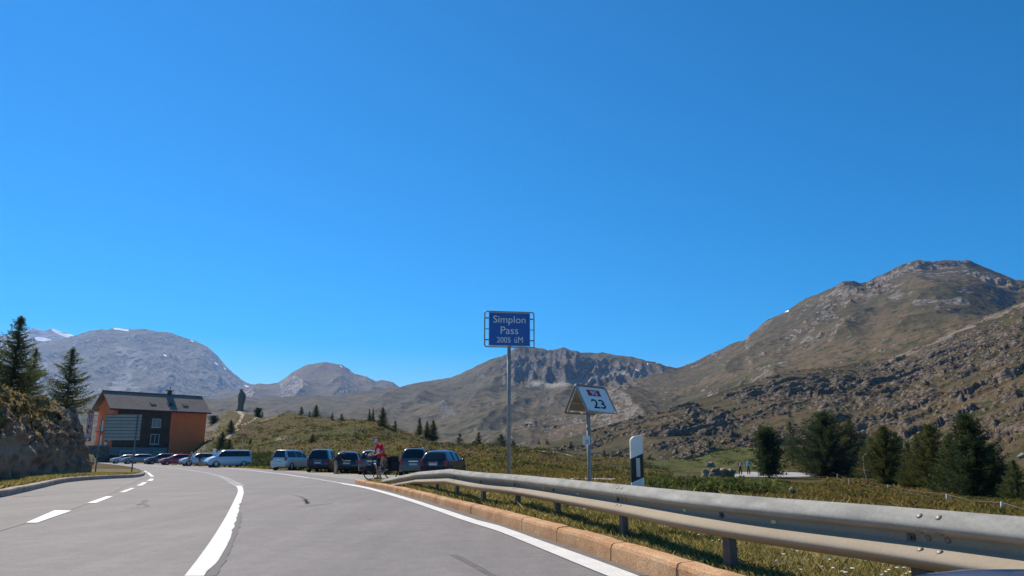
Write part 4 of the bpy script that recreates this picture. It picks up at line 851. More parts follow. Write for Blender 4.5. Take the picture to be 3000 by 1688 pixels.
for a in [(882, 1190, 1217, 'tiny', 20, 'lone little conifer left of a pair on the ridge crest'), (925, 1184, 1222, 'larch', 30, 'bushy larch on the crest behind the silver people carrier'),
          (907, 1203, 1221, 'tiny', 12, 'stub of a conifer touching the bushy larch on its left'), (973, 1207, 1231, 'tiny', 15, 'small pointed conifer in the middle of the ridge crest'), (1000, 1210, 1233, 'tiny', 22, 'small fuzzy conifer right of the pointed one on the crest'),
          (1082, 1196, 1233, 'larch', 14, 'thin spindly conifer beside the big one on the ridge end'), (1092, 1194, 1234, 'larch', 12, 'second thin conifer standing tight against the big ridge end larch'), (1120, 1190, 1246, 'larch', 42, 'big full larch at the right end of the ridge'),
          (1157, 1230, 1262, 'tiny', 20, 'small larch below the ridge end slope'), (1228, 1222, 1276, 'larch', 26, 'slim larch leftmost of the three by the second hump'), (1268, 1228, 1292, 'larch', 44, 'largest of the three larches right of the second hump'), (1250, 1232, 1285, 'larch', 28, 'middle larch between two taller ones right of the hump'),
          (1346, 1268, 1300, 'tiny', 24, 'fuzzy small larch on the meadow edge before the tall sign'), (1403, 1264, 1302, 'tiny', 26, 'dark compact conifer beside the white boulder on the meadow edge'), (1468, 1270, 1306, 'tiny', 50, 'broad low conifer just left of the tall sign pole'), (1503, 1288, 1308, 'tiny', 22, 'low shrubby conifer just right of the tall sign pole'),
          (675, 1228, 1268, 'larch', 36, 'dark young larch on the slope right of the orange wall'), (648, 1262, 1316, 'larch', 52, 'dark shrubby larch behind the white van roof'), (670, 1285, 1318, 'tiny', 36, 'low grey green bush behind the white van'), (755, 1195, 1222, 'broad', 30, 'round bushy tree right of the stone statue'), (768, 1204, 1222, 'tiny', 10, 'thin conifer tucked behind the round bush by the statue'),
          (733, 1284, 1302, 'tiny', 15, 'single tiny conifer in the middle of the knoll slope'), (915, 1268, 1297, 'larch', 30, 'pale larch halfway up the slope behind the dark off-roader'), (1139, 1264, 1277, 'tiny', 10, 'tiny bush on the slope above the cyclist'), (625, 1218, 1240, 'broad', 40, 'dark shrub on the shoulder left of the statue hill')]:
    kk = dict(dens=1.3) if a[3] == 'larch' else {}
    tree_at(*a, int(a[0]), group=KG, **kk)
# little conifers dotted over the foot of the right mountain
bush = None; VS = FOOTHILL.data.vertices; nv = len(VS); co = np.empty(nv * 3, np.float32); VS.foreach_get('co', co); co = co.reshape(-1, 3)
ra = np.hypot(co[:, 0], co[:, 1]); aa = np.arctan2(co[:, 0], co[:, 1])
cand = np.where((aa > pxaz(1540)) & (aa < pxaz(2240)) & (ra < 300) & (ra > 196))[0]; cand2 = np.where((aa > pxaz(1540)) & (aa < pxaz(3000)) & (ra < 430))[0]
pick = np.concatenate([RNG.choice(cand, 46), RNG.choice(cand2, 22)])
for i in pick:
    H = RNG.uniform(1.2, 3.4); loc = (float(co[i, 0]), float(co[i, 1]), float(co[i, 2]) - .15)
    if bush is None: o = bush = conifer('mountain_pine', 2.4, .95, 'tiny', 'tiny dark conifer dotted on the stony foot of the right mountain', loc, 'tiny conifers on the mountain foot', seed=55)
    else: o = copy_tree(bush); o.location = loc
    s = H / 2.4; o.scale = (s * RNG.uniform(.8, 1.5), s * RNG.uniform(.8, 1.5), s); o.rotation_euler = (0, 0, RNG.uniform(0, 6))
# ---------------------------------------------------------------- hotel
def hotel():
    Z0 = -.35; be = R(49); ex = Vector((math.cos(be), math.sin(be), 0)); D0 = 150.0
    c = A(318, 1335, D0); c = Vector((c.x, c.y, 0))                # near left corner of the long wall
    root = thing('hotel', 'orange and dark timber hotel with long grey roof beyond the parked cars', 'building', (c.x, c.y, Z0), be)
    eave = A(320, 1186, D0).z - Z0; ridge = A(307, 1151, D0 + 4).z - Z0 + .25
    L, Wd = 19.4, 7.8; wt = eave - .15
    ORANGE = M_('orange_render', (.85, .17, .045), .85, var=.08, scale=.6); WOOD = NT('dark_weatherboard')
    wv = WOOD.n('ShaderNodeTexWave', wave_type='BANDS', bands_direction='Z'); WOOD.L(WOOD.co, wv.inputs['Vector']); wv.inputs['Scale'].default_value = 1.6; wv.inputs['Distortion'].default_value = .4
    WOOD = WOOD.done(WOOD.mix(.5, WOOD.ramp(WOOD.noise(.7, 5), [(.3, (.065, .034, .023)), (.7, (.125, .07, .046))]), WOOD.ramp(wv.outputs['Fac'], [(.1, .45), (.5, 1.1)]), 'MULTIPLY'), .85, .2)
    CONC = M_('grey_base_render', (.20, .20, .205), .85, var=.15, scale=.8); STONE = granite('rubble_wall', (.10, .08, .065), (.2, .155, .12), (.3, .24, .19))
    ROOF = NT('grey_shingle'); v = ROOF.n('ShaderNodeTexBrick'); ROOF.L(ROOF.mapping((1, 1, 1)), v.inputs['Vector']); v.inputs['Scale'].default_value = 1.6; v.inputs['Color1'].default_value = (.22, .175, .145, 1); v.inputs['Color2'].default_value = (.27, .22, .18, 1); v.inputs['Mortar'].default_value = (.12, .105, .09, 1)
    ROOF = ROOF.done(ROOF.mix(.5, v.outputs[0], ROOF.ramp(ROOF.noise(.5, 5, .7), [(.3, .6), (.7, 1.25)]), 'MULTIPLY'), .9, .2)
    GLASS = M_('window_glass', (.03, .04, .05), .08, 0, .6, var=.02); WFR = M_('window_frame_white', (.55, .54, .52), .6); TRIM = M_('dark_trim', (.05, .035, .03), .7)
    xs = L * .60
    MB().box((xs / 2 + .2, .2, 3.0 + (wt - 3.0) / 2), (xs - .4, .4, wt - 3.0)).build('timber_wall', WOOD, root)
    MB().box((L - (L - xs) / 2, .1, wt / 2), (L - xs - .01, .6, wt)).build('orange_wall', ORANGE, root)
    MB().box((xs / 2, .18, 1.48), (xs - .02, .5, 2.96)).build('base_wall', CONC, root)
    g = MB(); g.prism([(0, 0), (Wd, 0), (Wd, wt), (Wd / 2, ridge - .35), (0, wt)], .35, M=Matrix.Rotation(R(90), 3, 'Z'), o=(.352, 0, 0)); g.build('gable_wall', ORANGE, root)
    MB().box((L / 2, Wd - .2, wt / 2), (L - .1, .38, wt)).build('rear_wall', ORANGE, root)
    g = MB(); g.prism([(0, 0), (Wd, 0), (Wd, wt), (Wd / 2, ridge - .35), (0, wt)], .35, M=Matrix.Rotation(R(90), 3, 'Z'), o=(L - .01, 0, 0)); g.build('gable_wall', ORANGE, root)
    # roof: two slabs with deep eaves
    ov, og = 1.0, 1.2; rise = ridge - eave; run = Wd / 2; sl = rise / run
    for s in (0, 1):
        b = MB(); yo, yi = -ov, run
        pts = [(yo, eave - sl * ov), (yi, ridge), (yi, ridge - .28), (yo, eave - sl * ov - .28)]
        if s: pts = [(Wd - y, z) for y, z in pts]
        b.add([(x, y, z) for x in (-og, L + .6) for y, z in pts], [(0, 1, 2, 3), (7, 6, 5, 4), (0, 4, 5, 1), (1, 5, 6, 2), (2, 6, 7, 3), (3, 7, 4, 0)])
        rf = b.build('roof', ROOF, root)
        y_ = -ov - .06 if not s else Wd + ov + .06; MB().box((L / 2 - .3, y_, eave - sl * ov - .16), (L + og + .6, .12, .3)).build('gutter', TRIM, rf)
        if not s:
            for px in (447, 501, 551):
                k = (px - 318) / (602 - 318); x = L * k * 1.10 / (1 + .10 * k) - 1.3 ; yy = .9 + .2 * 0; zz = eave + sl * yy
                M = Matrix.Rotation(math.atan(sl), 3, 'X'); q = MB().box((x, yy, zz + .07), (1.15, .95, .14), M=M).build('skylight', TRIM, rf)
                MB().box((x, yy + .02, zz + .155), (.85, .65, .02), M=M).build('pane', GLASS, q)
    MB().box((L / 2 - .3, run, ridge + .05), (L + og + .6, .34, .12)).build('ridge_cap', TRIM, root)
    q = MB().box((12.6, run + .1, ridge + .4), (.7, .7, .8)); q.box((12.6, run + .1, ridge + .88), (1.6, 1.0, .12)); q.tube([(12.6, run, ridge + .9), (12.6, run, ridge + 1.7)], .08, 6); q.build('chimney', TRIM, root)
    # left corner: the wall is cut back under the eave
    MB().prism([(0, 0), (1.5, 0), (1.5, 1.6)], .5, o=(-.9, -.5, wt - 2.6 + .4)).build('corner_bracket', ORANGE, root)
    def window(x, z, w, h, sash=True):
        f = MB(); t_ = .1
        for a in (-1, 1): f.box((x + a * w / 2, -.03, z), (t_, .14, h + t_)); f.box((x, -.028, z + a * h / 2), (w - t_, .13, t_))
        if sash: f.box((x, -.026, z), (.09, .12, h - t_)); f.box((x, -.055, z - h / 2 - .1), (w + .3, .2, .08))
        o = f.build('window', WFR, root); MB().box((x, -.012, z), (w - t_, .02, h - t_)).build('pane', GLASS, o)
    wx = 8.7
    window(wx, 8.0, 1.7, 1.7); window(wx, 4.7, 1.7, 2.0)
    window(3.6, .95 + .25, 3.0, 2.1, False); window(9.6, 1.3, 1.5, 1.6, False)
    MB().box((xs - .05, -.22, 2.7), (.12, .12, 5.4)).build('downpipe', TRIM, root)
    # gable side: balconies in two bays
    for z in (3.1, 6.1):
        q = MB().box((-.55, Wd * .42, z), (1.1, Wd * .62, .16)).build('balcony', CONC, root)
        b = MB()
        for k in range(9): b.box((-1.05, Wd * .13 + k * Wd * .0725, z + .55), (.05, .05, .9))
        b.box((-1.05, Wd * .42, z + 1.02), (.08, Wd * .62, .08)); b.build('railing', M_('pale_timber', (.5, .36, .2), .7), q)
    for z in (4.3, 7.3):
        for y in (2.2, 5.2): MB().box((-.012, y, z), (.05, 1.5, 2.1)).build('balcony_door', GLASS, root)
    # low stone annex at the left
    MB().box((-1.8, 3.2, 1.55), (3.5, 6.0, 3.1)).build('stone_annex', STONE, root); MB().box((-1.8, 3.2, 3.2), (3.8, 6.3, .2)).build('annex_roof', CONC, root)
    # vertical hotel sign
    Ds = 155.0; a = A(285, 1201, Ds); z_ = A(269, 1293, Ds); h = a.z - z_.z; w = 1.05
    sg = thing('hotel_sign', 'tall narrow vertical sign in red letters fixed to the left gable of the orange building', 'sign', (A(276, 1200, Ds).x + .6, Ds - 2, z_.z), R(12))
    b = MB().box((0, 0, h / 2), (w, .18, h)).build('board', M_('sign_cream', (.62, .48, .44), .6), sg)
    red = M_('hotel_red', (.34, .012, .03), .5)
    for x in (-w / 2 + .05, w / 2 - .05): MB().box((x, -.1, h / 2), (.06, .04, h - .1)).build('border', red, b)
    lh = h / 6.6
    for i, ch in enumerate('HOTEL'):
        link('lettering', text_mesh(ch, 1, .66, .012, .05, lh * .82), red, b).location = (0, -.105, h - lh * (.62 + i))
    MB().lathe([(.33, 0), (.33, .03), (.17, .03), (.17, 0)], 20, M=Matrix.Rotation(R(90), 3, 'X'), closed=True).build('emblem', M_('emblem_grey', (.3, .33, .2), .5), b).location = (0, -.1, h - lh * 5.55)
    q = MB().box((0, -.06, lh * .3), (w + .12, .16, lh * .72)).build('flag_block', red, b)
    cr = MB(); cr.box((0, -.15, lh * .3), (.2, .03, .62)); cr.box((0, -.148, lh * .3), (.62, .03, .2)); cr.build('cross', WHITE, q)
    MB().box((w / 2 + .4, 0, h * .8), (.8, .08, .08)).build('bracket', DARK, sg)
hotel()

# ---------------------------------------------------------------- statue on its knoll
def statue():
    x, y, z = GG(703, 1204); D = y; k = D / FPX * 1.09
    root = thing('stone_statue', 'tall grey stone bird of prey standing folded on top of the rocky knoll', 'statue', (A(704, 1204, D).x, y, z - .4))
    H = 58 * k + .4
    st = granite('statue_stone', (.10, .096, .08), (.155, .147, .124), (.22, .207, .172))
    prof = [(0, -.10, 1.18, .8), (.06, -.08, 1.15, .8), (.2, 0, 1.02, .75), (.34, .05, .95, .72), (.42, .03, 1.05, .8), (.55, .1, 1.2, .95), (.68, .13, 1.24, 1.0), (.78, .12, 1.12, .92), (.85, .04, .80, .7), (.885, -.04, .5, .5), (.91, -.10, .42, .44), (.955, -.12, .44, .45), (.985, -.08, .32, .32), (1, -.05, .12, .12)]
    rings = []
    for h, cx, rx, ry in prof:
        rings.append([(cx * 1.0 + rx * k * 7.4 * math.copysign(abs(math.cos(a)) ** .75, math.cos(a)), ry * k * 8.2 * math.copysign(abs(math.sin(a)) ** .8, math.sin(a)), h * H) for a in np.linspace(0, 2 * np.pi, 18)[:-1]])
    MB().loft(rings).build('body', st, root, smooth=True, bevel=.0)
    b = MB(); b.loft([[(-.35 - .1, a * .28, .955 * H + c * .28) for a, c in ((-1, -1), (1, -1), (1, 1), (-1, 1))], [(-.75, a * .16, .94 * H + c * .16) for a, c in ((-1, -1), (1, -1), (1, 1), (-1, 1))], [(-.95, a * .04, .915 * H + c * .05) for a, c in ((-1, -1), (1, -1), (1, 1), (-1, 1))]]); b.build('beak', st, root)
    for s in (-1, 1):
        b = MB(); rings = []
        for h, cx, w, d in ((.84, .35, .35, .2), (.7, .55, .75, .3), (.55, .55, .72, .3), (.4, .5, .5, .24), (.28, .45, .2, .1)):
            rings.append([(cx + w * math.cos(a), s * (.9 * k * 8.2 * .85) + d * math.sin(a), h * H) for a in np.linspace(0, 2 * np.pi, 10)[:-1]])
        b.loft(rings).build('wing', st, root, smooth=True)
    MB().box((-.12, 0, .2), (2.9, 2.4, 1.0), taper=.93).build('plinth', st, root, bevel=.05)
statue()

# ---------------------------------------------------------------- cars
TYRE = M_('tyre_rubber', (.014, .014, .015), .85); RIM = M_('alloy_rim', (.42, .43, .44), .35, .7); CGLASS = M_('car_glass', (.012, .017, .022), .06, 0, .6, var=.02)
CLEAR = M_('headlamp', (.72, .74, .76), .12, .3, .7); TAIL = M_('tail_lamp', (.33, .012, .015), .2, 0, .5); TRIMC = M_('black_car_plastic', (.018, .018, .02), .6); PLT = M_('plate_white', (.6, .6, .58), .5); CHROME = M_('chrome', (.7, .7, .7), .15, .9)
STY = {  # top line, length, width, side-window span (rear, front)
    'suv': (lambda H: [(0, .82), (.012, 1.02), (.09, H - .10), (.16, H - .02), (.3, H), (.5, H - .01), (.60, H - .10), (.75, 1.06), (.86, 1.0), (.95, .88), (.985, .74), (1, .58)], 4.55, 1.86, (.10, .69)),
    'hatch': (lambda H: [(0, .76), (.015, .95), (.10, H - .14), (.18, H - .03), (.34, H), (.5, H - .02), (.60, H - .12), (.76, .98), (.88, .9), (.96, .76), (.99, .66), (1, .52)], 4.35, 1.80, (.12, .70)),
    'mpv': (lambda H: [(0, .9), (.01, 1.08), (.045, H - .08), (.09, H - .01), (.3, H), (.5, H - .02), (.60, H - .12), (.78, 1.14), (.9, .98), (.97, .8), (.99, .68), (1, .55)], 4.45, 1.80, (.06, .73)),
    'van': (lambda H: [(0, .95), (.008, 1.15), (.03, H - .1), (.06, H - .01), (.4, H), (.62, H - .02), (.69, H - .14), (.84, 1.16), (.93, 1.02), (.975, .82), (.992, .68), (1, .52)], 4.9, 1.92, (.04, .80)),
    'minivan': (lambda H: [(0, .88), (.012, 1.08), (.07, H - .08), (.11, H - .01), (.35, H), (.52, H - .02), (.62, H - .12), (.82, 1.06), (.92, .94), (.975, .8), (.99, .68), (1, .52)], 4.9, 1.92, (.08, .75))}
def car(style, H, loc, head, paint, label, group='cars parked along the roadside', rails=False, scale=1.0, tail=TAIL, two=None, plate_glow=False):
    topf, L, Wd, (wa, wb) = STY[style]; tp = np.array(topf(H)); hw = Wd / 2
    root = thing('parked_car', label, 'car', loc, math.pi / 2 - head, group); root.scale = (scale,) * 3
    X = lambda k: -L / 2 + L * k
    ks = np.unique(np.concatenate([np.linspace(0, .12, 10), np.linspace(.12, .85, 26), np.linspace(.85, 1, 12)]))
    def top(k):
        return np.interp(k, tp[:, 0], tp[:, 1])
    belt0 = {'suv': 1.0, 'hatch': .92, 'mpv': 1.04, 'van': 1.1, 'minivan': 1.02}[style]
    def belt(k): return min(belt0 + .04 * (1 - k), top(k) - .015)
    def wid(k): return hw * (1 - .16 * max(0, (k - .84) / .16) ** 2 - .09 * max(0, (.10 - k) / .10) ** 2)
    def ring(k):
        w, zb, t, h = wid(k), .24 + .1 * max(0, (k - .93) / .07) + .12 * max(0, (.05 - k) / .05), top(k), belt(k); up = t - h; tum = .30 * min(1, up / .6)
        q = [(0, zb), (w * .86, zb), (w * .97, zb + .06), (w, zb + .22), (w * 1.0, (zb + h) / 2), (w * .985, h - .08), (w * .965, h)]
        for a in (.35, .7, .93): q.append((w * .965 - tum * a, h + up * a))
        yl = w * .965 - tum
        q += [(yl - .05, t - .004), (yl * .7, t + .018), (yl * .35, t + .028), (0, t + .03)]
        return q
    rings = []
    for k in ks:
        q = ring(k); rings.append([(X(k), y, z) for y, z in q] + [(X(k), -y, z) for y, z in q[::-1][1:-1]])
    MB().loft(rings).build('body', paint, root, smooth=True).modifiers.new('edge', 'EDGE_SPLIT').split_angle = R(38)
    # glass
    def side(s):
        b = MB(); n = 14; vs = []
        for i in range(n):
            k0 = wa + (wb - wa) * i / (n - 1); up = lambda k: top(k) - belt(k)
            row = []
            for a in (.10, .45, .84):
                k = k0 + (0.03 * a if i == 0 else (-.085 * a if i == n - 1 else 0)); k = min(max(k, 0), 1)
                w, t, h = wid(k), top(k), belt(k); tum = .30 * min(1, (t - h) / .6)
                row.append((X(k), s * (w * .965 - tum * a + .007), h + (t - h) * a))
            vs.append(row)
        b.loft(vs, closed=False); o = b.build('side_window', CGLASS, root)
        for kp in ((.34, .56) if style != 'van' else (.3, .58)):
            w, t, h = wid(kp), top(kp), belt(kp); tum = .30 * min(1, (t - h) / .6)
            MB().tube([(X(kp), s * (w * .965 - tum * .08 + .01), h + (t - h) * .08), (X(kp - .005), s * (w * .965 - tum * .86 + .01), h + (t - h) * .86)], .035, 6).build('pillar', TRIMC if style != 'mpv' else paint, o)
    side(1); side(-1)
    def cross(name, k0, k1, f, lift=.012):
        b = MB(); rows = []
        for i in range(6):
            k = k0 + (k1 - k0) * i / 5; w, t, h = wid(k), top(k), belt(k); tum = .30 * min(1, (t - h) / .6); yl = (w * .965 - tum - .05) * f
            rows.append([(X(k) + (lift if k0 > .5 else -lift), y, t + .03 - .026 * abs(y / max(yl, .01)) ** 2 + lift * .6) for y in np.linspace(-yl, yl, 7)])
        b.loft(rows, closed=False); return b.build(name, CGLASS, root, smooth=True)
    kk = tp[:, 0]; r0, r1 = tp[1, 0], tp[2, 0]
    cross('rear_window', r0 + (r1 - r0) * .06, r1 + (tp[3, 0] - r1) * .25, .93)
    f0 = tp[6, 0] if tp[6, 0] > .55 else tp[7, 0]; i = list(tp[:, 0]).index(f0)
    cross('windscreen', tp[i + 1, 0] - (tp[i + 1, 0] - f0) * .06, f0 - (f0 - tp[i - 1, 0]) * .25, .94)
    # wheels
    wr = .34 if style in ('suv', 'van', 'minivan') else .315
    for kx in (.185, .815):
        for s in (-1, 1):
            M = Matrix.Rotation(R(90), 3, 'X'); c = (X(kx), s * (hw - .105), wr)
            wl = bpy.data.objects.new('wheel', None); COL.objects.link(wl); wl.parent = root; wl.location = c; wl.empty_display_size = .1
            MB().lathe([(wr * .62, -.1), (wr * .93, -.11), (wr, -.07), (wr, .07), (wr * .93, .11), (wr * .62, .1)], 24, M=M, closed=True).build('tyre', TYRE, wl, smooth=True)
            b = MB(); b.lathe([(wr * .63, -.07), (wr * .63, .07), (wr * .55, .06), (wr * .55, -.06)], 24, M=M, closed=True)
            for j in range(5): a = 2 * math.pi * j / 5; b.box((0, s * .075, 0), (wr * .2, .03, wr * 1.08), M=Matrix.Rotation(a, 3, 'Y'))
            b.lathe([(0, -.02), (wr * .6, -.02), (wr * .6, .02), (0, .02)], 20, M=M); b.build('rim', RIM, wl)
            MB().lathe([(wr * 1.17, -.02), (wr * 1.17, .012), (wr * 1.0, .012), (wr * 1.0, -.02)], 28, c=(X(kx), s * hw * .995, wr), M=M, closed=True).build('wheel_arch', TRIMC, root)
    # lamps, plates, mirrors, bumpers
    wr_, wf = wid(.0), wid(.97)
    for s in (-1, 1):
        MB().box((X(.012), s * wr_ * .90, belt0 - .13 + (.1 if style == 'mpv' else 0)), (.16, .22, .30 if style != 'minivan' else .42), taper=.8).build('tail_light', tail, root, bevel=.03)
        MB().box((X(.965), s * wf * .82, .70 + (.05 if style in ('suv', 'van', 'mpv') else 0)), (.28, .34, .16), taper=.75).build('headlight', CLEAR, root, bevel=.03)
        MB().ball((X(wb - .01), s * (hw + .09), belt0 + .07), (.08, .12, .085), 8).build('mirror', two or paint, root, smooth=True)
    MB().box((X(-.004), 0, .74), (.03, .52, .12)).build('number_plate', PLT, root); MB().box((X(1.003), 0, .45), (.03, .52, .12)).build('number_plate', PLT, root)
    MB().box((X(.008), 0, .42), (.14, Wd * .88, .22)).build('bumper', two or TRIMC, root, bevel=.04); MB().box((X(.99), 0, .36), (.12, Wd * .8, .2)).build('bumper', TRIMC, root, bevel=.04)
    MB().box((X(.996), 0, .58), (.04, Wd * .45, .13)).build('grille', TRIMC, root, bevel=.01)
    MB().box((X(-.003) - .005, 0, .93 if style != 'hatch' else .86), (.03, .62, .04)).build('trim_strip', CHROME, root)
    if rails:
        for s in (-1, 1): MB().tube([(X(.1), s * (hw - .42), H - .03), (X(.14), s * (hw - .42), H + .06), (X(.5), s * (hw - .42), H + .07), (X(.55), s * (hw - .42), H)], .02, 6).build('roof_rail', CHROME, root, smooth=True)
    return root
P_ = lambda n, c, m=.35, r=.3: M_('paint_' + n, c, r, m, .5, var=.03, coat=.6)
def rear(px, bottom, lateral=0.0):           # ground point under a car whose lowest seen point is at pixel row bottom
    return GR(px, bottom)
def place(style, H, px, py, D, head_deg, *a, **k):
    q = A(px, py, D); return car(style, H, (q.x, D, float(zroad(D))), R(head_deg), *a, **k)
place('mpv', 1.80, 859, 1350, 70.0, 19, P_('silver', (.50, .51, .53), .5), 'silver people carrier parked rear first with its right side showing', two=P_('silver', (.50, .51, .53), .5))
place('suv', 1.80, 949, 1350, 62.5, -2, P_('slate', (.045, .05, .065)), 'dark slate off-road car parked between the silver people carrier and the bending person')
place('suv', 1.58, 1025, 1350, 58.5, -6, P_('petrol', (.018, .028, .035)), 'almost black car seen from behind right of the bending person')
place('suv', 1.66, 1097, 1350, 55.0, -5, P_('bronze', (.16, .135, .13)), 'bronze grey off-road car half hidden behind the cyclist')
place('minivan', 1.74, 1221, 1350, 51.5, -2, P_('sage', (.085, .11, .10)), 'grey green minivan with roof rails and chrome strip overlapped by the dark hatchback', rails=True, two=P_('sage', (.085, .11, .10)))
place('hatch', 1.56, 1302, 1350, 47.5, 13, P_('navy', (.020, .025, .036)), 'dark navy hatchback parked at the right end of the row behind the crash barrier')
place('van', 1.92, 668, 1345, 86.0, -128, P_('white', (.46, .50, .56), .1), 'white passenger van with long dark side windows parked in front of the grassy slope')
place('suv', 1.62, 583, 1345, 98.0, -128, P_('pearl', (.44, .48, .54), .2), 'pale silver off-road car parked left of the white van behind two standing people')
place('hatch', 1.50, 516, 1345, 108.0, -128, P_('red', (.34, .012, .03), .1), 'bright red hatchback parked in the row before the hotel')
place('suv', 1.60, 472, 1345, 116.0, -128, P_('graphite', (.04, .045, .06)), 'dark graphite off-road car parked left of the red hatchback')
place('suv', 1.52, 403, 1345, 121.0, -125, P_('bluegrey', (.20, .225, .27)), 'blue grey estate car parked in front of the hotel garage door')
place('hatch', 1.45, 366, 1346, 126.0, -125, P_('white2', (.55, .58, .62), .05), 'small white car whose bonnet peeps out left of the blue grey estate')

# ---------------------------------------------------------------- people
SKIN = M_('skin', (.42, .24, .16), .6, var=.06)
def cloth(n, c): return M_('cloth_' + n, c, .9, 0, .1, var=.16, scale=14)
def figure(label, loc, rz, P, clothes, hair=None, hairlen=.0, vox=.011, sc=1.0, group=None, fingers=True, skin=SKIN):
    """P: joints in metres, x forward, y left. One continuous body; clothes as close-fitting children."""
    root = thing('person', label, 'person', loc, rz, group); root.scale = (sc,) * 3
    V = {k: Vector(v) for k, v in P.items()}; b = MB()
    b.cap(V['pelvis'], V['waist'], .135, .12, 12); b.cap(V['waist'], V['chest'], .12, .145, 12); b.cap(V['chest'], V['neck'], .10, .058, 10)
    hd = V['head']; fwd = Vector(P.get('look', (1, 0, 0))).normalized(); up = (hd - V['neck']).normalized(); up = (up - fwd * up.dot(fwd)).normalized(); lf = up.cross(fwd)
    Mh = Matrix((fwd, lf, up)).transposed()
    b.cap(V['neck'], hd - up * .05, .056, .052); b.ball(hd, (.095, .075, .115), 14, M=Mh); b.ball(hd + fwd * .035 - up * .06, (.055, .052, .05), 10, M=Mh)
    b.ball(hd + fwd * .098 - up * .022, (.02, .014, .026), 6, M=Mh)
    for s in (-1, 1): b.ball(hd + lf * s * .076 - up * .015, (.02, .012, .03), 6, M=Mh)
    for s, q in ((1, 'l'), (-1, 'r')):
        b.cap(V['chest'] + Vector((0, 0, .06)), V['sh_' + q], .08, .062); b.cap(V['sh_' + q], V['el_' + q], .052, .042); b.cap(V['el_' + q], V['ha_' + q], .041, .028)
        d = (V['ha_' + q] - V['el_' + q]).normalized(); side = d.cross(Vector((0, 0, 1))); side = (side if side.length > .2 else Vector((0, 1, 0))).normalized(); th = side.cross(d).normalized()
        w = V['ha_' + q]; b.ball(w + d * .045, (.05, .018, .04), 8, M=Matrix((d, th, side)).transposed())
        for k, ln in zip((-1.5, -.5, .5, 1.5), (.062, .076, .072, .055)):
            a0 = w + d * .08 + side * k * .021; a1 = a0 + d * ln * .55 + th * -.012 * s; a2 = a1 + d * ln * .4 + th * -.03 * s; b.tube([a0 - d * .02, a0, a1, a2], [.0105, .0105, .0095, .007], 6)
        a0 = w + d * .03 + side * .04; b.tube([a0, a0 + side * .025 + d * .025, a0 + side * .03 + d * .06], [.012, .011, .008], 6)
        b.cap(V['pelvis'] + Vector((0, s * .09, -.02)), V['kn_' + q], .088, .058); b.cap(V['kn_' + q], V['an_' + q], .056, .038); f = Vector(P.get('toe_' + q, (1, 0, 0))).normalized()
        b.cap(V['an_' + q] + Vector((0, 0, -.03)), V['an_' + q] + f * .15 + Vector((0, 0, -.05)), .042, .034)
    b.build('body', skin, root, smooth=True, remesh=vox)
    for name, m, segs in clothes:
        c = MB()
        for a0, a1, r0, r1 in segs:
            pa = V[a0] if isinstance(a0, str) else Vector(a0); pb = V[a1[0]].lerp(V[a0], 1 - a1[1]) if isinstance(a1, tuple) and isinstance(a1[0], str) else (V[a1] if isinstance(a1, str) else Vector(a1)); c.cap(pa, pb, r0, r1, 12)
        c.build(name, m, root, smooth=True, remesh=vox)
    if hair:
        c = MB(); c.ball(hd + up * .02 - fwd * .014, (.098, .084, .108), 14, M=Mh)
        if hairlen: c.ball(hd - fwd * .06 - up * hairlen * .5, (.05, .07, .06 + hairlen * .5), 10, M=Mh)
        bm_ = c.build('hair' if not isinstance(hair, tuple) else hair[0], hair if not isinstance(hair, tuple) else hair[1], root, smooth=True)
        cut = [v for v in bm_.data.vertices if (Vector(v.co) - hd).dot(fwd) > .03 and (Vector(v.co) - hd).dot(up) < .045]
        for v in cut: v.co = Vector(v.co) - fwd * .075
    root['_head'] = 0; del root['_head']
    return root, V, (hd, fwd, up, lf)
def stand(step=0.0, lean=0.0, arm=.06, bend=.1):
    P = dict(pelvis=(0, 0, .92), waist=(.01 + lean * .3, 0, 1.08), chest=(.02 + lean, 0, 1.30), neck=(.02 + lean * 1.4, 0, 1.46), head=(.05 + lean * 1.7, 0, 1.62))
    for s, q in ((1, 'l'), (-1, 'r')):
        f = step * s
        P['sh_' + q] = (.01 + lean * 1.1, s * .185, 1.39); P['el_' + q] = (-.02 + lean - f * .4, s * (.22 + arm), 1.12); P['ha_' + q] = (.05 + lean + bend - f * .6, s * (.22 + arm), .88)
        P['kn_' + q] = (.04 + f * .5, s * .11, .49); P['an_' + q] = (f, s * .12, .085)
    return P
def outfit(top, bottom, shoes, sleeve=1.0, leg=1.0, btm='trousers'):
    tops = [('pelvis', 'waist', .16, .152), ('waist', 'chest', .152, .174), ('chest', 'neck', .125, .062)] + [s for q in 'lr' for s in ([('chest', 'sh_' + q, .095, .078), ('sh_' + q, 'el_' + q, .066, .056)] if sleeve >= 1 else [('chest', 'sh_' + q, .095, .078), ('sh_' + q, ('el_' + q, .65), .068, .06)])]
    if sleeve > 1: tops += [('el_' + q, ('ha_' + q, .9), .054, .04) for q in 'lr']
    bt = [('pelvis', ('waist', .4), .158, .145)]
    for q in 'lr':
        bt += [('pelvis', ('kn_' + q, .5), .13, .10)]
        if leg >= 1: bt += [('kn_' + q, 'an_' + q, .074, .058)]
        bt += [('pelvis', ('kn_' + q, 1.0 if leg >= .9 else .85), .11, .078)]
    sh = []
    return [('top', top, tops), (btm, bottom, bt)]
def shoes_for(root, V, P, m):
    for q in 'lr':
        f = Vector(P.get('toe_' + q, (1, 0, 0))).normalized(); b = MB(); a = V['an_' + q]
        b.cap(a + Vector((-.02, 0, -.035)), a + f * .15 + Vector((0, 0, -.045)), .052, .04, 10); b.box(a + f * .06 + Vector((0, 0, -.077)), (.26, .085, .018)); b.build('shoe', m, root, smooth=True)
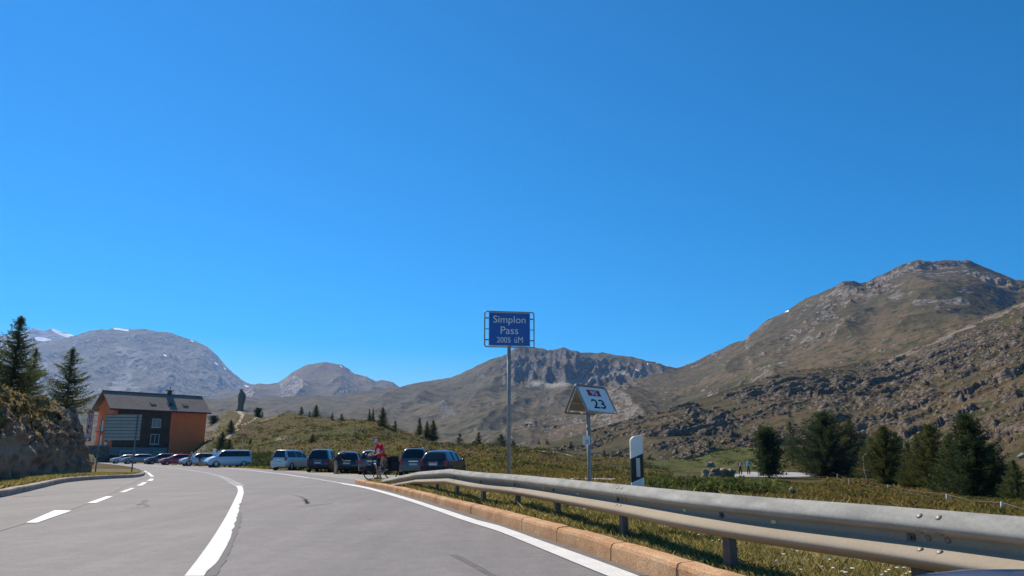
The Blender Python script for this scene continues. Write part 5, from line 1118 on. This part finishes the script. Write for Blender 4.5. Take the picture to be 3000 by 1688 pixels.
def someone(label, px, py, D, facing, top, bottom, hair, sc=1.0, group=None, P=None, **k):
    q = A(px, py, D); P = P or stand(); z = gz1(q.x, q.y) if group == 'hikers' else float(zroad(D))
    if group == 'hikers': z = q.z
    root, V, h = figure(label, (q.x, q.y, z), math.pi / 2 - R(facing), P, outfit(top, bottom, None, **k), hair, sc=sc, vox=.014, group=None)
    shoes_for(root, V, P, cloth('shoe', (.02, .018, .018))); return root, V, h
GREYHAIR = M_('grey_hair', (.45, .43, .40), .8); BROWNHAIR = M_('brown_hair', (.06, .035, .02), .8)
P1 = stand(.06, .12, .02, .2); P1['el_l'] = (.12, .26, 1.14); P1['ha_l'] = (.36, .2, 1.06); P1['el_r'] = (.12, -.26, 1.14); P1['ha_r'] = (.36, -.2, 1.06)
someone('man in brown shorts and pale top leaning over the boot of the pale silver car', 553, 1358, 95.5, 60, cloth('sand', (.26, .21, .16)), cloth('khaki', (.11, .085, .06)), GREYHAIR, 1.02, P=P1, leg=.5, btm='shorts')
someone('person in navy jacket and brown shorts standing in front of the pale silver car', 585, 1360, 93.5, 20, cloth('navy', (.03, .035, .06)), cloth('brownshort', (.12, .07, .05)), GREYHAIR, 1.02, P=stand(.03, .0, .1, .02), leg=.5, btm='shorts', sleeve=1.2)
PB = dict(pelvis=(-.05, 0, .93), waist=(.06, 0, 1.07), chest=(.22, 0, 1.22), neck=(.36, 0, 1.33), head=(.46, 0, 1.44), look=(1, 0, -.5), sh_l=(.24, .18, 1.28), sh_r=(.24, -.18, 1.28), el_l=(.36, .22, 1.03), el_r=(.36, -.22, 1.03), ha_l=(.52, .15, .86), ha_r=(.52, -.15, .86), kn_l=(.0, .1, .49), kn_r=(.04, -.1, .49), an_l=(-.05, .11, .085), an_r=(.02, -.11, .085))
someone('person in beige trousers and dark top bending towards the almost black car', 983, 1386, 55.2, 75, cloth('charcoal', (.045, .042, .05)), cloth('beige', (.46, .40, .33)), GREYHAIR, 1.05, P=PB)
HG = 'hikers'
bag_m = cloth('turquoise', (.03, .20, .27))
r1, V1, _ = someone('hiker in dark red top with a small pale backpack walking away on the path', 2170, 1391, 91.0, 5, cloth('maroon', (.10, .03, .035)), cloth('darknavy', (.025, .03, .04)), BROWNHAIR, 1.0, HG, stand(.10, .03, .03, .05))
r2, V2, _ = someone('hiker in turquoise jacket with a white bag walking beside the other one', 2194, 1390, 91.5, 12, bag_m, cloth('jeans', (.03, .035, .055)), M_('blond_hair', (.42, .33, .2), .8), 1.02, HG, stand(-.10, .03, .10, .05), sleeve=1.2)
def backpack(root, label, m, w=.3, h=.42, side=0.0, z=1.0):
    o = thing('backpack', label, 'bag', root.location, root.rotation_euler.z); o.scale = root.scale
    b = MB(); b.box((-.24, side, z + h / 2), (.2, w, h), taper=.85); b.build('bag_body', m, o, bevel=.05); MB().box((-.35, side, z + h * .3), (.06, w * .7, h * .4)).build('pocket', m, o, bevel=.02)
    for s in (-1, 1): MB().tube([(-.15, side + s * .1, z + h * .95), (.0, side + s * .12, z + h * 1.0), (.16, s * .12, z + h * .72), (.1, s * .14, z + h * .25), (-.16, side + s * .13, z + .08)], .016, 6).build('strap', m, o)
    return o
backpack(r1, 'small pale grey backpack on the hiker in the dark red top', cloth('palegrey', (.42, .40, .42)))
backpack(r2, 'pale turquoise backpack slung on the hiker in the turquoise jacket', cloth('paleblue', (.25, .45, .52)), .32, .46, .05, .98)

# ---------------------------------------------------------------- cyclist and touring bicycle
bx, by, bz = GR(1109, 1405.5)
HB = math.atan2(-.78, -.63)                  # bike points left and towards the camera
bike_dir = math.atan2(-.63, -.78)            # world angle of its forward axis
BLK = M_('bike_black', (.016, .016, .018), .4, .2); RUB = M_('tyre_black', (.02, .02, .02), .8); ALU = M_('bike_silver', (.55, .55, .55), .3, .7); BAG = cloth('pannier', (.022, .024, .03)); SPK = M_('spoke_grey', (.24, .24, .25), .4, .6)
bk = thing('touring_bicycle', 'black touring bicycle with loaded dark panniers between the legs of the cyclist', 'bicycle', (bx, by, bz), bike_dir); bk.scale = (1.07,) * 3
def wheel(x, steer, front):
    w = bpy.data.objects.new('front_wheel' if front else 'rear_wheel', None); COL.objects.link(w); w.parent = bk; w.location = (x, 0, .345); w.rotation_euler = (0, 0, steer); M = Matrix.Rotation(R(90), 3, 'X')
    MB().lathe([(.345 - .022 + .022 * math.cos(a), .022 * math.sin(a)) for a in np.linspace(0, 2 * np.pi, 9)[:-1]], 48, M=M, closed=True).build('tyre', RUB, w, smooth=True)
    MB().lathe([(.315, -.01), (.315, .01), (.298, .01), (.298, -.01)], 48, M=M, closed=True).build('rim', BLK, w)
    b = MB()
    for k in range(18): a = 2 * math.pi * k / 18; b.tube([(.02 * math.cos(a + .7), (-1) ** k * .03, .02 * math.sin(a + .7)), (.3 * math.cos(a), 0, .3 * math.sin(a))], .0022, 4)
    b.tube([(0, -.05, 0), (0, .05, 0)], .02, 8); b.build('spokes', SPK, w)
ST = R(16)
wheel(.45, ST, True); wheel(-.6, 0, False)
b = MB(); bb, st, ht, hl = (-.17, 0, .29), (-.33, 0, .80), (.30, 0, .83), (.335, 0, .68)
for p, q, r in ((bb, hl, .02), (st, ht, .017), (bb, (-.36, 0, .88), .016), (ht, hl, .022)): b.tube([p, q], r, 8)
for s in (-1, 1): b.tube([bb, (-.6, s * .06, .345)], .01, 6); b.tube([st, (-.6, s * .06, .345)], .009, 6)
b.build('frame', BLK, bk, smooth=True)
b = MB()
for s in (-1, 1): b.tube([hl, (.37, s * .05, .60), (.45, s * .055, .345)], .011, 6)
b.build('fork', BLK, bk)
b = MB(); c_, s_ = math.cos(ST), math.sin(ST); hb = [(.30 + u * c_ - v * s_, u * s_ + v * c_, z) for u, v, z in ((0, 0, .83), (.04, 0, .98), (.10, 0, 1.0))]
b.tube(hb, .014, 6); bar = [(.30 + u * c_ - v * s_, u * s_ + v * c_, z) for u, v, z in ((.16, -.22, .86), (.22, -.22, .93), (.2, -.22, 1.01), (.10, -.2, 1.02), (.10, 0, 1.0), (.10, .2, 1.02), (.2, .22, 1.01), (.22, .22, .93), (.16, .22, .86))]
b.tube(bar, .014, 8); b.build('handlebar', BLK, bk, smooth=True)
for s in (-1, 1): MB().box((.30 + .22 * c_ - s * .22 * s_, .22 * s_ + s * .22 * c_, 1.05), (.05, .03, .06)).build('brake_lever', ALU, bk)
b = MB(); b.loft([[(-.46, a * .075, .90 + c * .02) for a, c in ((-1, -1), (1, -1), (1, 1), (-1, 1))], [(-.33, a * .055, .905 + c * .02) for a, c in ((-1, -1), (1, -1), (1, 1), (-1, 1))], [(-.2, a * .018, .905 + c * .016) for a, c in ((-1, -1), (1, -1), (1, 1), (-1, 1))]]); b.build('saddle', BLK, bk, bevel=.01)
b = MB(); M = Matrix.Rotation(R(90), 3, 'X'); b.lathe([(.085, -.004), (.095, 0), (.085, .004), (.05, .004), (.05, -.004)], 24, c=(-.17, -.05, .29), M=M, closed=True); b.tube([(-.17, -.07, .29), (-.05, -.08, .17)], .01, 6); b.tube([(-.17, .07, .29), (-.29, .08, .41)], .01, 6); b.box((-.05, -.11, .165), (.09, .07, .02)); b.box((-.29, .11, .415), (.09, .07, .02)); b.build('crankset', ALU, bk)
b = MB(); b.box((-.62, 0, .76), (.4, .12, .015))
for s in (-1, 1): b.tube([(-.78, s * .06, .75), (-.6, s * .07, .36)], .006, 5); b.tube([(-.45, s * .06, .75), (-.6, s * .07, .36)], .006, 5)
b.build('rear_rack', BLK, bk)
for s in (-1, 1): MB().box((-.66, s * .17, .56), (.38, .17, .42), taper=1.08).build('pannier', BAG, bk, bevel=.04); MB().box((.42, s * .12, .46), (.2, .1, .26)).build('front_pannier', BAG, bk, bevel=.03)
MB().box((-.66, 0, .86), (.42, .36, .24)).build('rack_bag', BAG, bk, bevel=.06)
MB().box((.47, .04, .9), (.16, .26, .18)).build('handlebar_bag', M_('bar_bag', (.05, .05, .055), .7), bk, bevel=.03)
MB().tube([(.12, 0, .5), (.2, 0, .66)], .035, 10).build('water_bottle', PLATE, bk)
HL, HR_ = Vector(bar[5]), Vector(bar[3])
PC = dict(pelvis=(-.08, 0, .93), waist=(-.05, 0, 1.10), chest=(.03, 0, 1.31), neck=(.12, 0, 1.45), head=(.22, .0, 1.555), look=(1, .25, -.75),
          sh_l=(.04, .19, 1.39), sh_r=(.04, -.19, 1.39), el_l=(.05, .30, 1.14), el_r=(.05, -.30, 1.14), ha_l=(HL.x - .08, HL.y + .03, HL.z + .03), ha_r=(HR_.x - .08, HR_.y - .03, HR_.z + .03),
          kn_l=(.06, .16, .50), kn_r=(.0, -.16, .49), an_l=(.03, .2, .09), an_r=(-.06, -.19, .09))
RJ = cloth('red_jersey', (.62, .02, .055)); SHT = cloth('black_shorts', (.014, .015, .02))
cy, V, (hd, fw, up, lf) = figure('cyclist in red jersey and white helmet standing astride a loaded bicycle looking down', (bx, by, bz), bike_dir, PC, outfit(RJ, SHT, None, sleeve=.6, leg=.8, btm='shorts'), None, vox=.009, sc=1.07)
shoes_for(cy, V, PC, cloth('cycle_shoe', (.05, .05, .055)))
MB().cap((.085, .06, 1.15), (.10, .08, 1.24), .082, .08, 12).build('jersey_patch', cloth('white_patch', (.72, .70, .72)), cy, smooth=True)
Mh = Matrix((fw, lf, up)).transposed(); b = MB(); b.ball(hd + up * .045 - fw * .012, (.135, .1, .098), 16, M=Mh); hm = b.build('helmet', M_('helmet_white', (.62, .60, .55), .4), cy, smooth=True)
for v in hm.data.vertices:
    d_ = (Vector(v.co) - hd).dot(up)
    if d_ < .01: v.co = Vector(v.co) + up * (.01 - d_)
b = MB()
for k in (-.055, -.018, .018, .055): b.tube([hd + up * (.045 + .098 * math.sin(a) * math.sqrt(max(0, 1 - (k / .1) ** 2))) - fw * .012 + fw * .137 * math.cos(a) + lf * k for a in np.linspace(.5, 2.6, 7)], .011, 6)
b.build('helmet_vents', TRIMC, hm)
MB().box(hd + fw * .088 + up * .01, (.02, .13, .035), M=Mh).build('sunglasses', TRIMC, cy)
# ---------------------------------------------------------------- hikers' path, boulders, fences, small posts
def drape(name, outline, m, dz, n=1, cut=2.0):
    bm = bmesh.new(); vs = [bm.verts.new((x, y, 0)) for x, y in outline]; bm.faces.new(vs); bmesh.ops.triangulate(bm, faces=bm.faces)
    for _ in range(40):
        e = [e for e in bm.edges if e.calc_length() > cut]
        if not e: break
        bmesh.ops.subdivide_edges(bm, edges=e, cuts=1, use_grid_fill=False); bmesh.ops.triangulate(bm, faces=bm.faces)
    co = np.array([v.co[:] for v in bm.verts]); z = gz(co[:, 0], co[:, 1]) + dz
    for v, q in zip(bm.verts, z): v.co.z = q
    for f in bm.faces:
        f.normal_update()
        if f.normal.z < 0: f.normal_flip()
    me = bpy.data.meshes.new(name); bm.to_mesh(me); bm.free(); return tag(link(name, me, m, smooth=True), kind='structure')
ZP = -1.42
PATHM = asphalt('path_gravel', (.34, .325, .31), (.37, .345, .32))
def lev(px, py): return G(px, py, ZP)
near = [lev(*p) for p in [(1960, 1408), (2000, 1405), (2060, 1402.5), (2120, 1400), (2190, 1398.5), (2260, 1398.5), (2320, 1398.5), (2370, 1397.5), (2398, 1394.5), (2410, 1391)]]
far = [lev(*p) for p in [(2398, 1388.5), (2350, 1386), (2290, 1383), (2230, 1380), (2180, 1378.5), (2145, 1378.5), (2150, 1382), (2172, 1387), (2150, 1392), (2100, 1396), (2050, 1399), (1990, 1402)]]
pts = [(x, y, ZP + .05) for x, y in near + far]
me = bpy.data.meshes.new('footpath'); bm = bmesh.new(); bm.faces.new([bm.verts.new(p) for p in pts]); bmesh.ops.triangulate(bm, faces=bm.faces)
for f in bm.faces:
    f.normal_update()
    if f.normal.z < 0: f.normal_flip()
bm.to_mesh(me); bm.free(); tag(link('footpath', me, PATHM), kind='structure')
BOULD = NT('lichen_boulder'); _a = BOULD.noise(1.5, 6, .7, .4); BOULD.bump(BOULD.noise(4, 5, .7), .8, .1)
BOULD = BOULD.done(BOULD.mix(.4, BOULD.ramp(_a, [(.34, (.11, .08, .06)), (.52, (.30, .215, .155)), (.68, (.46, .36, .27))]), BOULD.ramp(BOULD.noise(14, 4, .7), [(.3, .5), (.7, 1.1)]), 'MULTIPLY'), .9, .15)
def boulder(px, base, w, h, label, D=None, group=None, seed=0, mat=None):
    x, y, z = GG(px, base) if D is None else A(px, base, D)[:]
    k = y / FPX; bm = bmesh.new(); bmesh.ops.create_icosphere(bm, subdivisions=4, radius=1)
    c = np.array([v.co[:] for v in bm.verts]); d = 1 + fbm(c[:, 0] * 1.3 + seed * 3.1, c[:, 1] * 1.3 + c[:, 2] * 1.7, 4, 300 + seed) * .35
    c = np.sign(c) * np.abs(c) ** (.6 + .03 * (seed % 9)) * d[:, None]; c = c + (fbm(c[:, 0] * 4 + seed, c[:, 2] * 4 + c[:, 1] * 3, 3, 310) * .09)[:, None]
    for v, q in zip(bm.verts, c): v.co = (q[0] * w * k / 2, q[1] * w * k / 2 * .8, q[2] * h * k * .62)
    me = bpy.data.meshes.new('boulder'); bm.to_mesh(me); bm.free()
    o = link('boulder', me, mat or BOULD, smooth=True); o.location = (x, y, z + h * k * .4); o.rotation_euler = (.1 * seed, .13 * seed, seed * 1.3)
    return tag(o, label, 'rock', group)
for a in [(2073, 1402, 34, 20, 'dark shaded boulder at the left end of the boulder heap by the path', 80.), (2096, 1399, 26, 26, 'tall pale brown boulder in the boulder heap by the path', 80.), (2118, 1399, 22, 30, 'pointed reddish boulder in the middle of the boulder heap', 81.), (2140, 1399, 26, 24, 'brown boulder touching the pale path beside the hikers', 81.), (2086, 1404, 24, 12, 'flat dark stone at the foot of the boulder heap', 79.),
          (2322, 1449, 26, 13, 'pale rounded boulder lying alone in the grass below the path', None), (1389, 1302, 14, 10, 'white pointed boulder on the meadow edge left of the tall sign', None), (2083, 1368, 24, 5, 'flat pale stone at the far edge of the path', 118.)]:
    boulder(*a[:5], D=a[5], seed=int(a[0]) % 17)
STAKE = M_('white_stake', (.55, .52, .46), .7); WIRE = M_('fence_wire', (.16, .15, .14), .6, .2)
fence = thing('pasture_fence', 'thin wire pasture fence on pale stakes running from the path bend to the right edge', 'fence')
FP = [(2066, 1369, 1353, -4, 118), (2256, 1389, 1366, -8, 92), (2373, 1389, 1370, -6, 88), (2410, 1391, 1379, -1, 86), (2429, 1394, 1374, -4, 82), (2452, 1411, 1388, 1, 66), (2485, 1419, 1402, 3, 60), (2601, 1437, 1420, 1, 52), (2774, 1469, 1447, 1, 41), (2934, 1490, 1470, 2, 35), (3080, 1520, 1492, 2, 30)]
prev = None
for px, yb, yt, lean, D in FP:
    a = Vector(GG(px, yb)); D = a.y; a.z -= .1; t_ = A(px + lean, yt, D); MB().tube([a, t_], .028 if D < 95 else .035, 6).build('stake', STAKE, fence)
    if prev:
        for k in ((.93,) if D > 70 else (.93, .55)):
            p, q = prev[0].lerp(prev[1], k), a.lerp(t_, k); MB().tube([p, p.lerp(q, .5) + Vector((0, 0, -.05)), q], .0035, 4).build('wire', WIRE, fence)
    prev = (a, t_)
for i, (px, yb, yt) in enumerate([(1948, 1362, 1344), (1470, 1308, 1299), (1538, 1313, 1303), (1604, 1324, 1312), (1155, 1306, 1298)]):
    x, y, z = GG(px, yb); h = max(.6, (yb - yt) * y / FPX)
    tag(MB().tube([(x, y, z - .15), (x + .02, y, z + h)], .035, 6).build('wooden_stake', STAKE if i == 0 else M_('straw_stake', (.4, .3, .16), .8)), ['pale stake standing alone on the meadow right of the guide post', 'thin straw coloured stake left of the tall sign pole', 'thin straw coloured stake between the two sign poles', 'straw coloured stake left of the kilometre sign', 'tiny stake on the slope above the minivan'][i], 'stake')
x, y, z = GR(1165, 1388); tag(MB().tube([(x, y, z - .2), (x + .06, y, z + 1.9)], .025, 6).build('wooden_stake', M_('straw_stake', (.4, .3, .16), .8)), 'tall thin pale stake beside the minivan behind the bicycle', 'stake')
p = A(625, 1342, 92.0); sp = thing('white_marker_sign', 'small white roadside marker standing in front of the white van windscreen', 'sign', (p.x, 92.0, -.3))
MB().tube([(0, 0, 0), (0, 0, 1.6)], .05, 8).build('pole', POLE, sp); MB().box((.05, 0, 1.75), (.42, .06, .7)).build('plate', PLATE, sp, bevel=.02)
p = A(2535, 1338, 75.0); tag(MB().tube([(p.x, 75, gz1(p.x, 75) - .2), (p.x - .25, 75, gz1(p.x, 75) + .9), A(2528, 1340, 75), A(2538, 1327, 75)], .03, 6).build('dead_stem', STAKE), 'bleached bent dead stem between two larches', 'dead wood')
p = A(273, 1350, 118.0); mk = thing('traffic_cone', 'red and white marker by the stone wall left of the hotel', 'cone', (p.x, 118, -.32)); MB().lathe([(.28, 0), (.28, .04), (.2, .04), (.05, .9), (0, .9)], 14).build('cone_body', M_('cone_orange', (.6, .12, .05), .6), mk); MB().lathe([(.155, .34), (.115, .56)], 14).build('cone_stripe', PLATE, mk)

# ---------------------------------------------------------------- grass and heath
def blades(name, pts, h, w, m, bend=.5):
    n = len(pts); a = RNG.uniform(0, 2 * np.pi, n); hh = h * RNG.uniform(.5, 1.35, n); ww = w * RNG.uniform(.7, 1.3, n); l = RNG.normal(0, bend, n) * hh; l2 = RNG.normal(0, bend, n) * hh
    dx, dy = np.cos(a) * ww, np.sin(a) * ww
    v = np.stack([np.stack([pts[:, 0] - dx, pts[:, 1] - dy, pts[:, 2] - .01], 1), np.stack([pts[:, 0] + dx, pts[:, 1] + dy, pts[:, 2] - .01], 1), np.stack([pts[:, 0] + l * .45 + dx * .6, pts[:, 1] + l2 * .45 + dy * .6, pts[:, 2] + hh * .6], 1), np.stack([pts[:, 0] + l, pts[:, 1] + l2, pts[:, 2] + hh], 1)], 1).reshape(-1, 3)
    me = nmesh(name, v, np.arange(4 * n).reshape(-1, 4)); attr(me, 'tint', np.repeat(RNG.random(n), 4)); o = link(name, me, m); return tag(o, kind='stuff')
def grass_mat(name, stops, sc=1.2, wt=.5):
    t = NT(name); f = t.math('ADD', t.math('MULTIPLY', t.attr('tint'), wt), t.math('MULTIPLY', t.noise(sc, 5, .62), 1 - wt)); t.b.inputs['Transmission Weight'].default_value = 0
    c = t.ramp(f, stops); t.done(c, .8, .15); return t.thin(c, .5)
GRASSM = grass_mat('verge_grass', [(.25, (.07, .08, .024)), (.42, (.15, .145, .042)), (.55, (.27, .21, .085)), (.72, (.40, .31, .15))], .8)
def sample_verge(n, y0, y1, d0, d1):
    Y = y0 + (y1 - y0) * RNG.random(n) ** 1.6; d = d0 + (d1 - d0) * RNG.random(n); X = xk(Y) + d; keep = fbm(X * 1.4, Y * 1.4, 3, 401) + RNG.random(n) * .9 > .1
    X, Y = X[keep], Y[keep]; return np.stack([X, Y, gz(X, Y)], 1)
p = sample_verge(210000, 2.2, 27, .19, 3.0); p = p[(p[:, 0] - xk(p[:, 1]) < 1.15 + .35 * fbm(p[:, 0] * 2, p[:, 1] * 2, 3, 402)) | (RNG.random(len(p)) < .12) | (p[:, 1] < 6)]; k = np.clip(p[:, 1] / 8, .6, 3); blades('verge_grass', p, .05 * np.clip(k, .8, 1.5), .0028 * k, GRASSM)
p = sample_verge(26000, 2.5, 24, .3, 6.0); p = p[(fbm(p[:, 0] * .9, p[:, 1] * .9, 3, 411) > .12) & ((p[:, 0] - xk(p[:, 1]) < 1.2) | (p[:, 0] - xk(p[:, 1]) > 3.6))]; k = np.clip(p[:, 1] / 8, .6, 3); blades('verge_grass', p, .11 * np.clip(k, .8, 1.3), .0032 * k, GRASSM)
n = 60000; Y = 8 + 44 * RNG.random(n); d = .25 + RNG.random(n) ** 1.5 * 7; X = xl(Y) - d; p = np.stack([X, Y, gz(X, Y)], 1); blades('verge_grass', p, .09, .014, GRASSM)
p = ROCKPTS[0]; blades('rock_grass', p, .10, .014, grass_mat('dry_rock_grass', [(.3, (.08, .07, .022)), (.45, (.19, .14, .05)), (.6, (.32, .23, .095)), (.75, (.40, .30, .14))], .6))
HEATHM = grass_mat('heath_tufts', [(.34, (.07, .078, .02)), (.42, (.118, .112, .03)), (.48, (.158, .128, .038)), (.54, (.168, .125, .038)), (.6, (.145, .078, .032)), (.68, (.11, .09, .028))], .07, .16)
def field(n, r0, r1, a0, a1, pw=1.0):
    r = r0 * (r1 / r0) ** (RNG.random(n) ** pw); a = R(a0) + R(a1 - a0) * RNG.random(n); return r * np.sin(a), r * np.cos(a), r
X, Y, r = field(190000, 7, 260, -32, 42, .95); dk = X - np.where(Y < KEND, xk(Y), np.interp(Y, *EX)); ok = (dk > np.where(Y < KEND + 12, 6.5, 1.0)) & ~((np.abs(r - 95) < 30) & (np.arctan2(X, Y) > pxaz(1970)) & (np.arctan2(X, Y) < pxaz(2415)) & (np.abs(gz(X, Y) - ZP) < .2) & (r > 72))
ok &= ~((np.arctan2(X, Y) > pxaz(1880)) & (np.arctan2(X, Y) < pxaz(2300)) & (r > 108)); X, Y, r = X[ok], Y[ok], r[ok]; p = np.stack([X, Y, gz(X, Y)], 1); blades('heath_grass', p, np.clip(.0036 * r, .06, .22), np.clip(.0019 * r, .006, .15), HEATHM, .6)
SHRUBM = foliage_mat('alpenrose_leaves', (.018, .028, .009), (.04, .055, .016), (.085, .09, .03), .5)
def shrubs(name, X, Y, size, nq, mat, lf=.16):
    z = gz(X, Y); n = len(X); c = np.repeat(np.stack([X, Y, z], 1), nq, 0); s = np.repeat(size, nq)
    o = RNG.normal(size=(n * nq, 3)); o /= np.linalg.norm(o, axis=1)[:, None]; o *= RNG.random((n * nq, 1)) ** .4; o[:, 2] = np.abs(o[:, 2]) * .75
    v, f = leaves(c + o * s[:, None] * .6, s * lf); return tag(link(name, nmesh(name, v, f), mat), kind='stuff')
X, Y, r = field(30000, 22, 300, -32, 42, .75); dk = X - np.where(Y < KEND, xk(Y), np.interp(Y, *EX)); m = fbm(X / 8, Y / 8, 4, 501) + .35 * fbm(X / 30, Y / 30, 3, 502); az_ = np.arctan2(X, Y)
onpath = (az_ > pxaz(1960)) & (az_ < pxaz(2420)) & (r > 68) & (r < 165) & (np.abs(gz(X, Y) - ZP) < .6)
ok = (m > np.where(r > 95, .16, .36)) & (dk > np.where(Y < 40, 12, 3)) & ~onpath; shrubs('low_shrubs', X[ok], Y[ok], np.clip(.009 * r[ok], .3, 1.1) * RNG.uniform(.5, 1.2, ok.sum()), 16, SHRUBM)
q = [];                                      # dense shrub belt in front of the footpath
for _ in range(380): px = RNG.triangular(1880, 2130, 2330); py = RNG.uniform(1408, 1450) ; x, y, z = GG(px, py); q.append((x, y))
q = np.array(q); shrubs('low_shrubs', q[:, 0], q[:, 1], RNG.uniform(.3, .75, len(q)), 90, foliage_mat('green_shrub_leaves', (.04, .055, .018), (.085, .10, .03), (.16, .155, .055), .4), .09)
q = []
for _ in range(150): px = RNG.uniform(735, 800); py = RNG.uniform(1330, 1372); x, y, z = GG(px, py); q.append((x, y))
q = np.array(q); shrubs('low_shrubs', q[:, 0], q[:, 1], RNG.uniform(.6, 1.4, len(q)), 24, SHRUBM)
# white yarrow heads in the verge
v = MB()
for cx, cy, n in ((2620, 1655, 8), (2480, 1650, 4), (2660, 1672, 5), (2300, 1615, 3), (2080, 1572, 2), (2140, 1560, 2), (2000, 1552, 2), (2400, 1630, 3), (2560, 1668, 3)):
    for _ in range(n): x, y = G(cx + random.gauss(0, 32), cy + random.gauss(0, 8), .3); v.ball((x, y, gz1(x, y) + random.uniform(.05, .1)), (random.uniform(.008, .018), random.uniform(.008, .018), .004), 6)
tag(v.build('yarrow_flowers', M_('petal_white', (.75, .74, .7), .8)), kind='stuff')

# ---------------------------------------------------------------- loose stones on the mountain foot
def scree(n, lo, hi, rmax, smin, smax, name):
    i = RNG.choice(np.where((aa > pxaz(lo)) & (aa < pxaz(hi)) & (ra < rmax))[0], n); c = co[i] + np.array([0, 0, .1]); s = RNG.uniform(smin, smax, n) ** 1.0 * RNG.random(n) ** .6
    base = np.array([(1, 0, 0), (0, 1, 0), (-1, 0, 0), (0, -1, 0), (.2, .1, .8), (0, 0, -.6)]); T = [(0, 1, 4), (1, 2, 4), (2, 3, 4), (3, 0, 4), (1, 0, 5), (2, 1, 5), (3, 2, 5), (0, 3, 5)]
    vv = c[:, None] + base[None] * s[:, None, None] * RNG.uniform(.6, 1.3, (n, 6, 3)); f = (np.arange(n)[:, None, None] * 6 + np.array(T)[None]).reshape(-1, 3)
    return tag(link(name, nmesh(name, vv.reshape(-1, 3), f), M_('scree_stone', (.24, .21, .17), .9, var=.4, scale=.2)), kind='stuff')
scree(900, 1560, 2300, 300, .2, .8, 'scree'); scree(700, 2200, 3100, 640, .3, 1.2, 'scree')

# ---------------------------------------------------------------- the blue bonnet edge of the car the view is taken from
b = MB(); rows = []
for k in np.linspace(0, 1, 14):
    y = .75 + .75 * k; rows.append([(x, y, .808 + .05 * (1.2 - y) - .014 * max(0, (.76 - x) / .12) ** 2 - .10 * max(0, (y - 1.2) / .3) ** 2 - .02 * max(0, x - 1.0) ** 2) for x in np.linspace(.56, 1.9, 24)])
me_o = b.loft(rows, closed=False).build('car_bonnet', P_('blue', (.01, .07, .22), .2, .2), smooth=True); me_o.modifiers.new('thick', 'SOLIDIFY').thickness = -.02
tag(me_o, 'edge of a shiny blue car bonnet in the lower right picture corner', 'car part')

# ---------------------------------------------------------------- air
hz = MB().box((0, 4700, 480), (16000, 11600, 1140)).mesh('haze')
hm_ = bpy.data.materials.new('mountain_air'); hm_.use_nodes = True; hn = hm_.node_tree; hn.nodes.clear(); pv = hn.nodes.new('ShaderNodeVolumePrincipled'); ou = hn.nodes.new('ShaderNodeOutputMaterial'); hn.links.new(pv.outputs[0], ou.inputs['Volume'])
pv.inputs['Color'].default_value = (.27, .51, 1.0, 1); pv.inputs['Density'].default_value = 6.5e-5; pv.inputs['Anisotropy'].default_value = .35
tag(link('haze', hz, hm_), kind='stuff')
